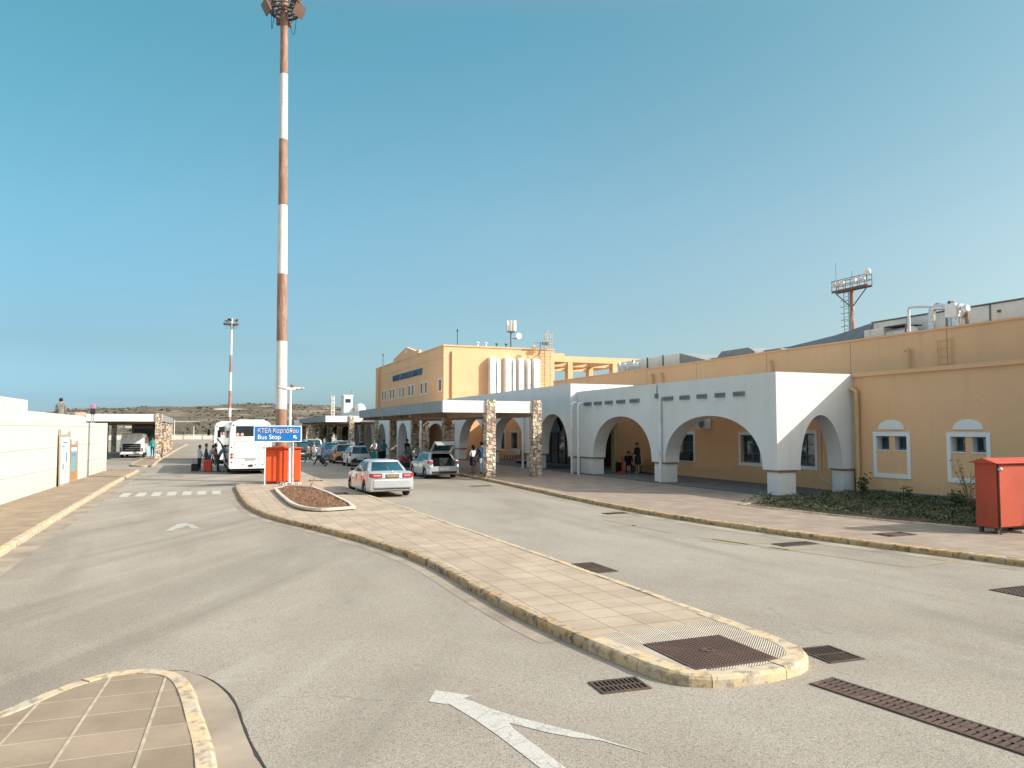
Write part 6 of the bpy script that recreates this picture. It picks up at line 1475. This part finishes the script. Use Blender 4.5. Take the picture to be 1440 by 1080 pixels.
case('black trolley case tilted behind the striding pedestrian', 8.55, 57.9, 0.06, .42, .26, .66, lb, R(80), R(-48))
case('teal suitcase standing by the second canopy pillar', 13.5, 65.2, 0, .50, .30, .85, lt, handle=False)
case('blue suitcase leaning beside the teal one', 13.15, 65.6, 0, .42, .28, .72, lblu, handle=False)
case('large black suitcase in front of the man in teal blue shirt', 13.05, 59.9, 0, .60, .34, 1.02, lb, R(10))
case('brown holdall on the bench under the corner porch', 23.75, 38.0, .62, .7, .35, .42, lbr, R(90), handle=False)
BN = thing('bench', 'low dark bench with a pale seat edge under the corner porch', 'bench', (24.1,38.6,.17)); b = MB(); b.box(23.7,24.45,36.9,40.4,.54,.60); b.build('seat', M['wood'], BN)
for y in (37.2,40.1): b = MB(); b.box(23.8,24.4,y-.04,y+.04,.167,.54); b.build('leg', M['grey'], BN)
case('black rucksack standing on the porch floor beside the seated person', 22.95, 40.3, .167, .42, .3, .6, lb, handle=False)
LT = thing('luggage_trolley', 'luggage trolley stacked with a red bag between the silver taxi and the hatchback', 'trolley', (11.95,48.2,0))
b = MB(); b.box(11.6,12.3,47.7,48.7,.20,.25); b.build('platform', M['steel'], LT)
b = MB(); b.tube([(11.65,48.7,.22),(11.65,48.75,1.0),(12.25,48.75,1.0),(12.25,48.7,.22)], .02, 6); b.build('handle', M['steel'], LT)
for x in (11.68,12.22):
    for y in (47.85,48.55): b = MB(); b.lathe((x,y,.1), [(.1,-.03),(.1,.03)], 12, 'X'); b.build('wheel', M['rubber'], LT)
case('black suitcase lying lowest on the luggage trolley', 11.95, 48.15, .25, .66, .85, .35, lb, handle=False)
case('red bag on top of the black case on the luggage trolley', 11.95, 48.15, .62, .55, .6, .32, plain('luggage_dark_red', (.30,.03,.03), .7), handle=False)
# barrier stand, seats and trolleys in the arches
q = thing('barrier_stand', 'red barrier stand on a round foot in the left arch of the corner porch', 'barrier', (22.75,39.4,.17)); b = MB(); b.tube([(22.75,39.4,.18),(22.75,39.4,1.15)], .05, 8); b.build('post', lr, q); b = MB(); b.lathe((22.75,39.4,.167), [(.30,0),(.30,.05),(.08,.10)], 16); b.build('foot', lr, q)
for i in range(5):
    q = thing('waiting_seat', ['pale metal seat at the near end of the row in the second arch','second pale metal seat of the row in the second arch','middle pale metal seat of the row in the second arch','fourth pale metal seat of the row in the second arch','pale metal seat at the far end of the row in the second arch'][i], 'seat', (23.9,58.6+i*.62,.17), 0, 'row of metal seats'); y = 58.6+i*.62
    b = MB(); b.box(23.6,24.1,y-.27,y+.27,.58,.62); b.build('seat', M['steel'], q); b = MB(); b.obox((24.15,y,.88),(.04,.54,.5),0,0,.15); b.build('backrest', M['steel'], q); b = MB(); b.box(23.8,23.86,y-.03,y+.03,.167,.58); b.build('leg', M['grey'], q)
for i, (y, lab) in enumerate(((52.6,'steel luggage trolley parked nearest the glazed vestibule'),(53.5,'steel luggage trolley parked next to the one at the vestibule'))):
    q = thing('luggage_trolley', lab, 'trolley', (22.4,y,.17)); b = MB(); b.box(21.9,22.8,y-.3,y+.3,.36,.40); b.build('platform', M['steel'], q)
    b = MB(); b.tube([(22.8,y-.28,.4),(22.9,y-.28,1.2),(22.9,y+.28,1.2),(22.8,y+.28,.4)], .022, 6); b.tube([(22.85,y-.28,.8),(22.85,y+.28,.8)], .018, 6); b.build('handle', M['steel'], q)
    for x in (22.0,22.7):
        for yy in (y-.25,y+.25): b = MB(); b.lathe((x,yy,.267), [(.1,-.03),(.1,.03)], 10, 'Y'); b.build('wheel', M['rubber'], q)
q = thing('bollard_rail', 'slim dark post on the pavement edge behind the open hatchback', 'post', (14.1,41.0,.12)); b = MB(); b.tube([(14.1,41.0,.12),(14.1,41.0,1.1)], .03, 8); b.build('post', M['black'], q); b = MB(); b.lathe((14.1,41.0,.12), [(.1,0),(.1,.02)], 10); b.build('foot_plate', M['black'], q)
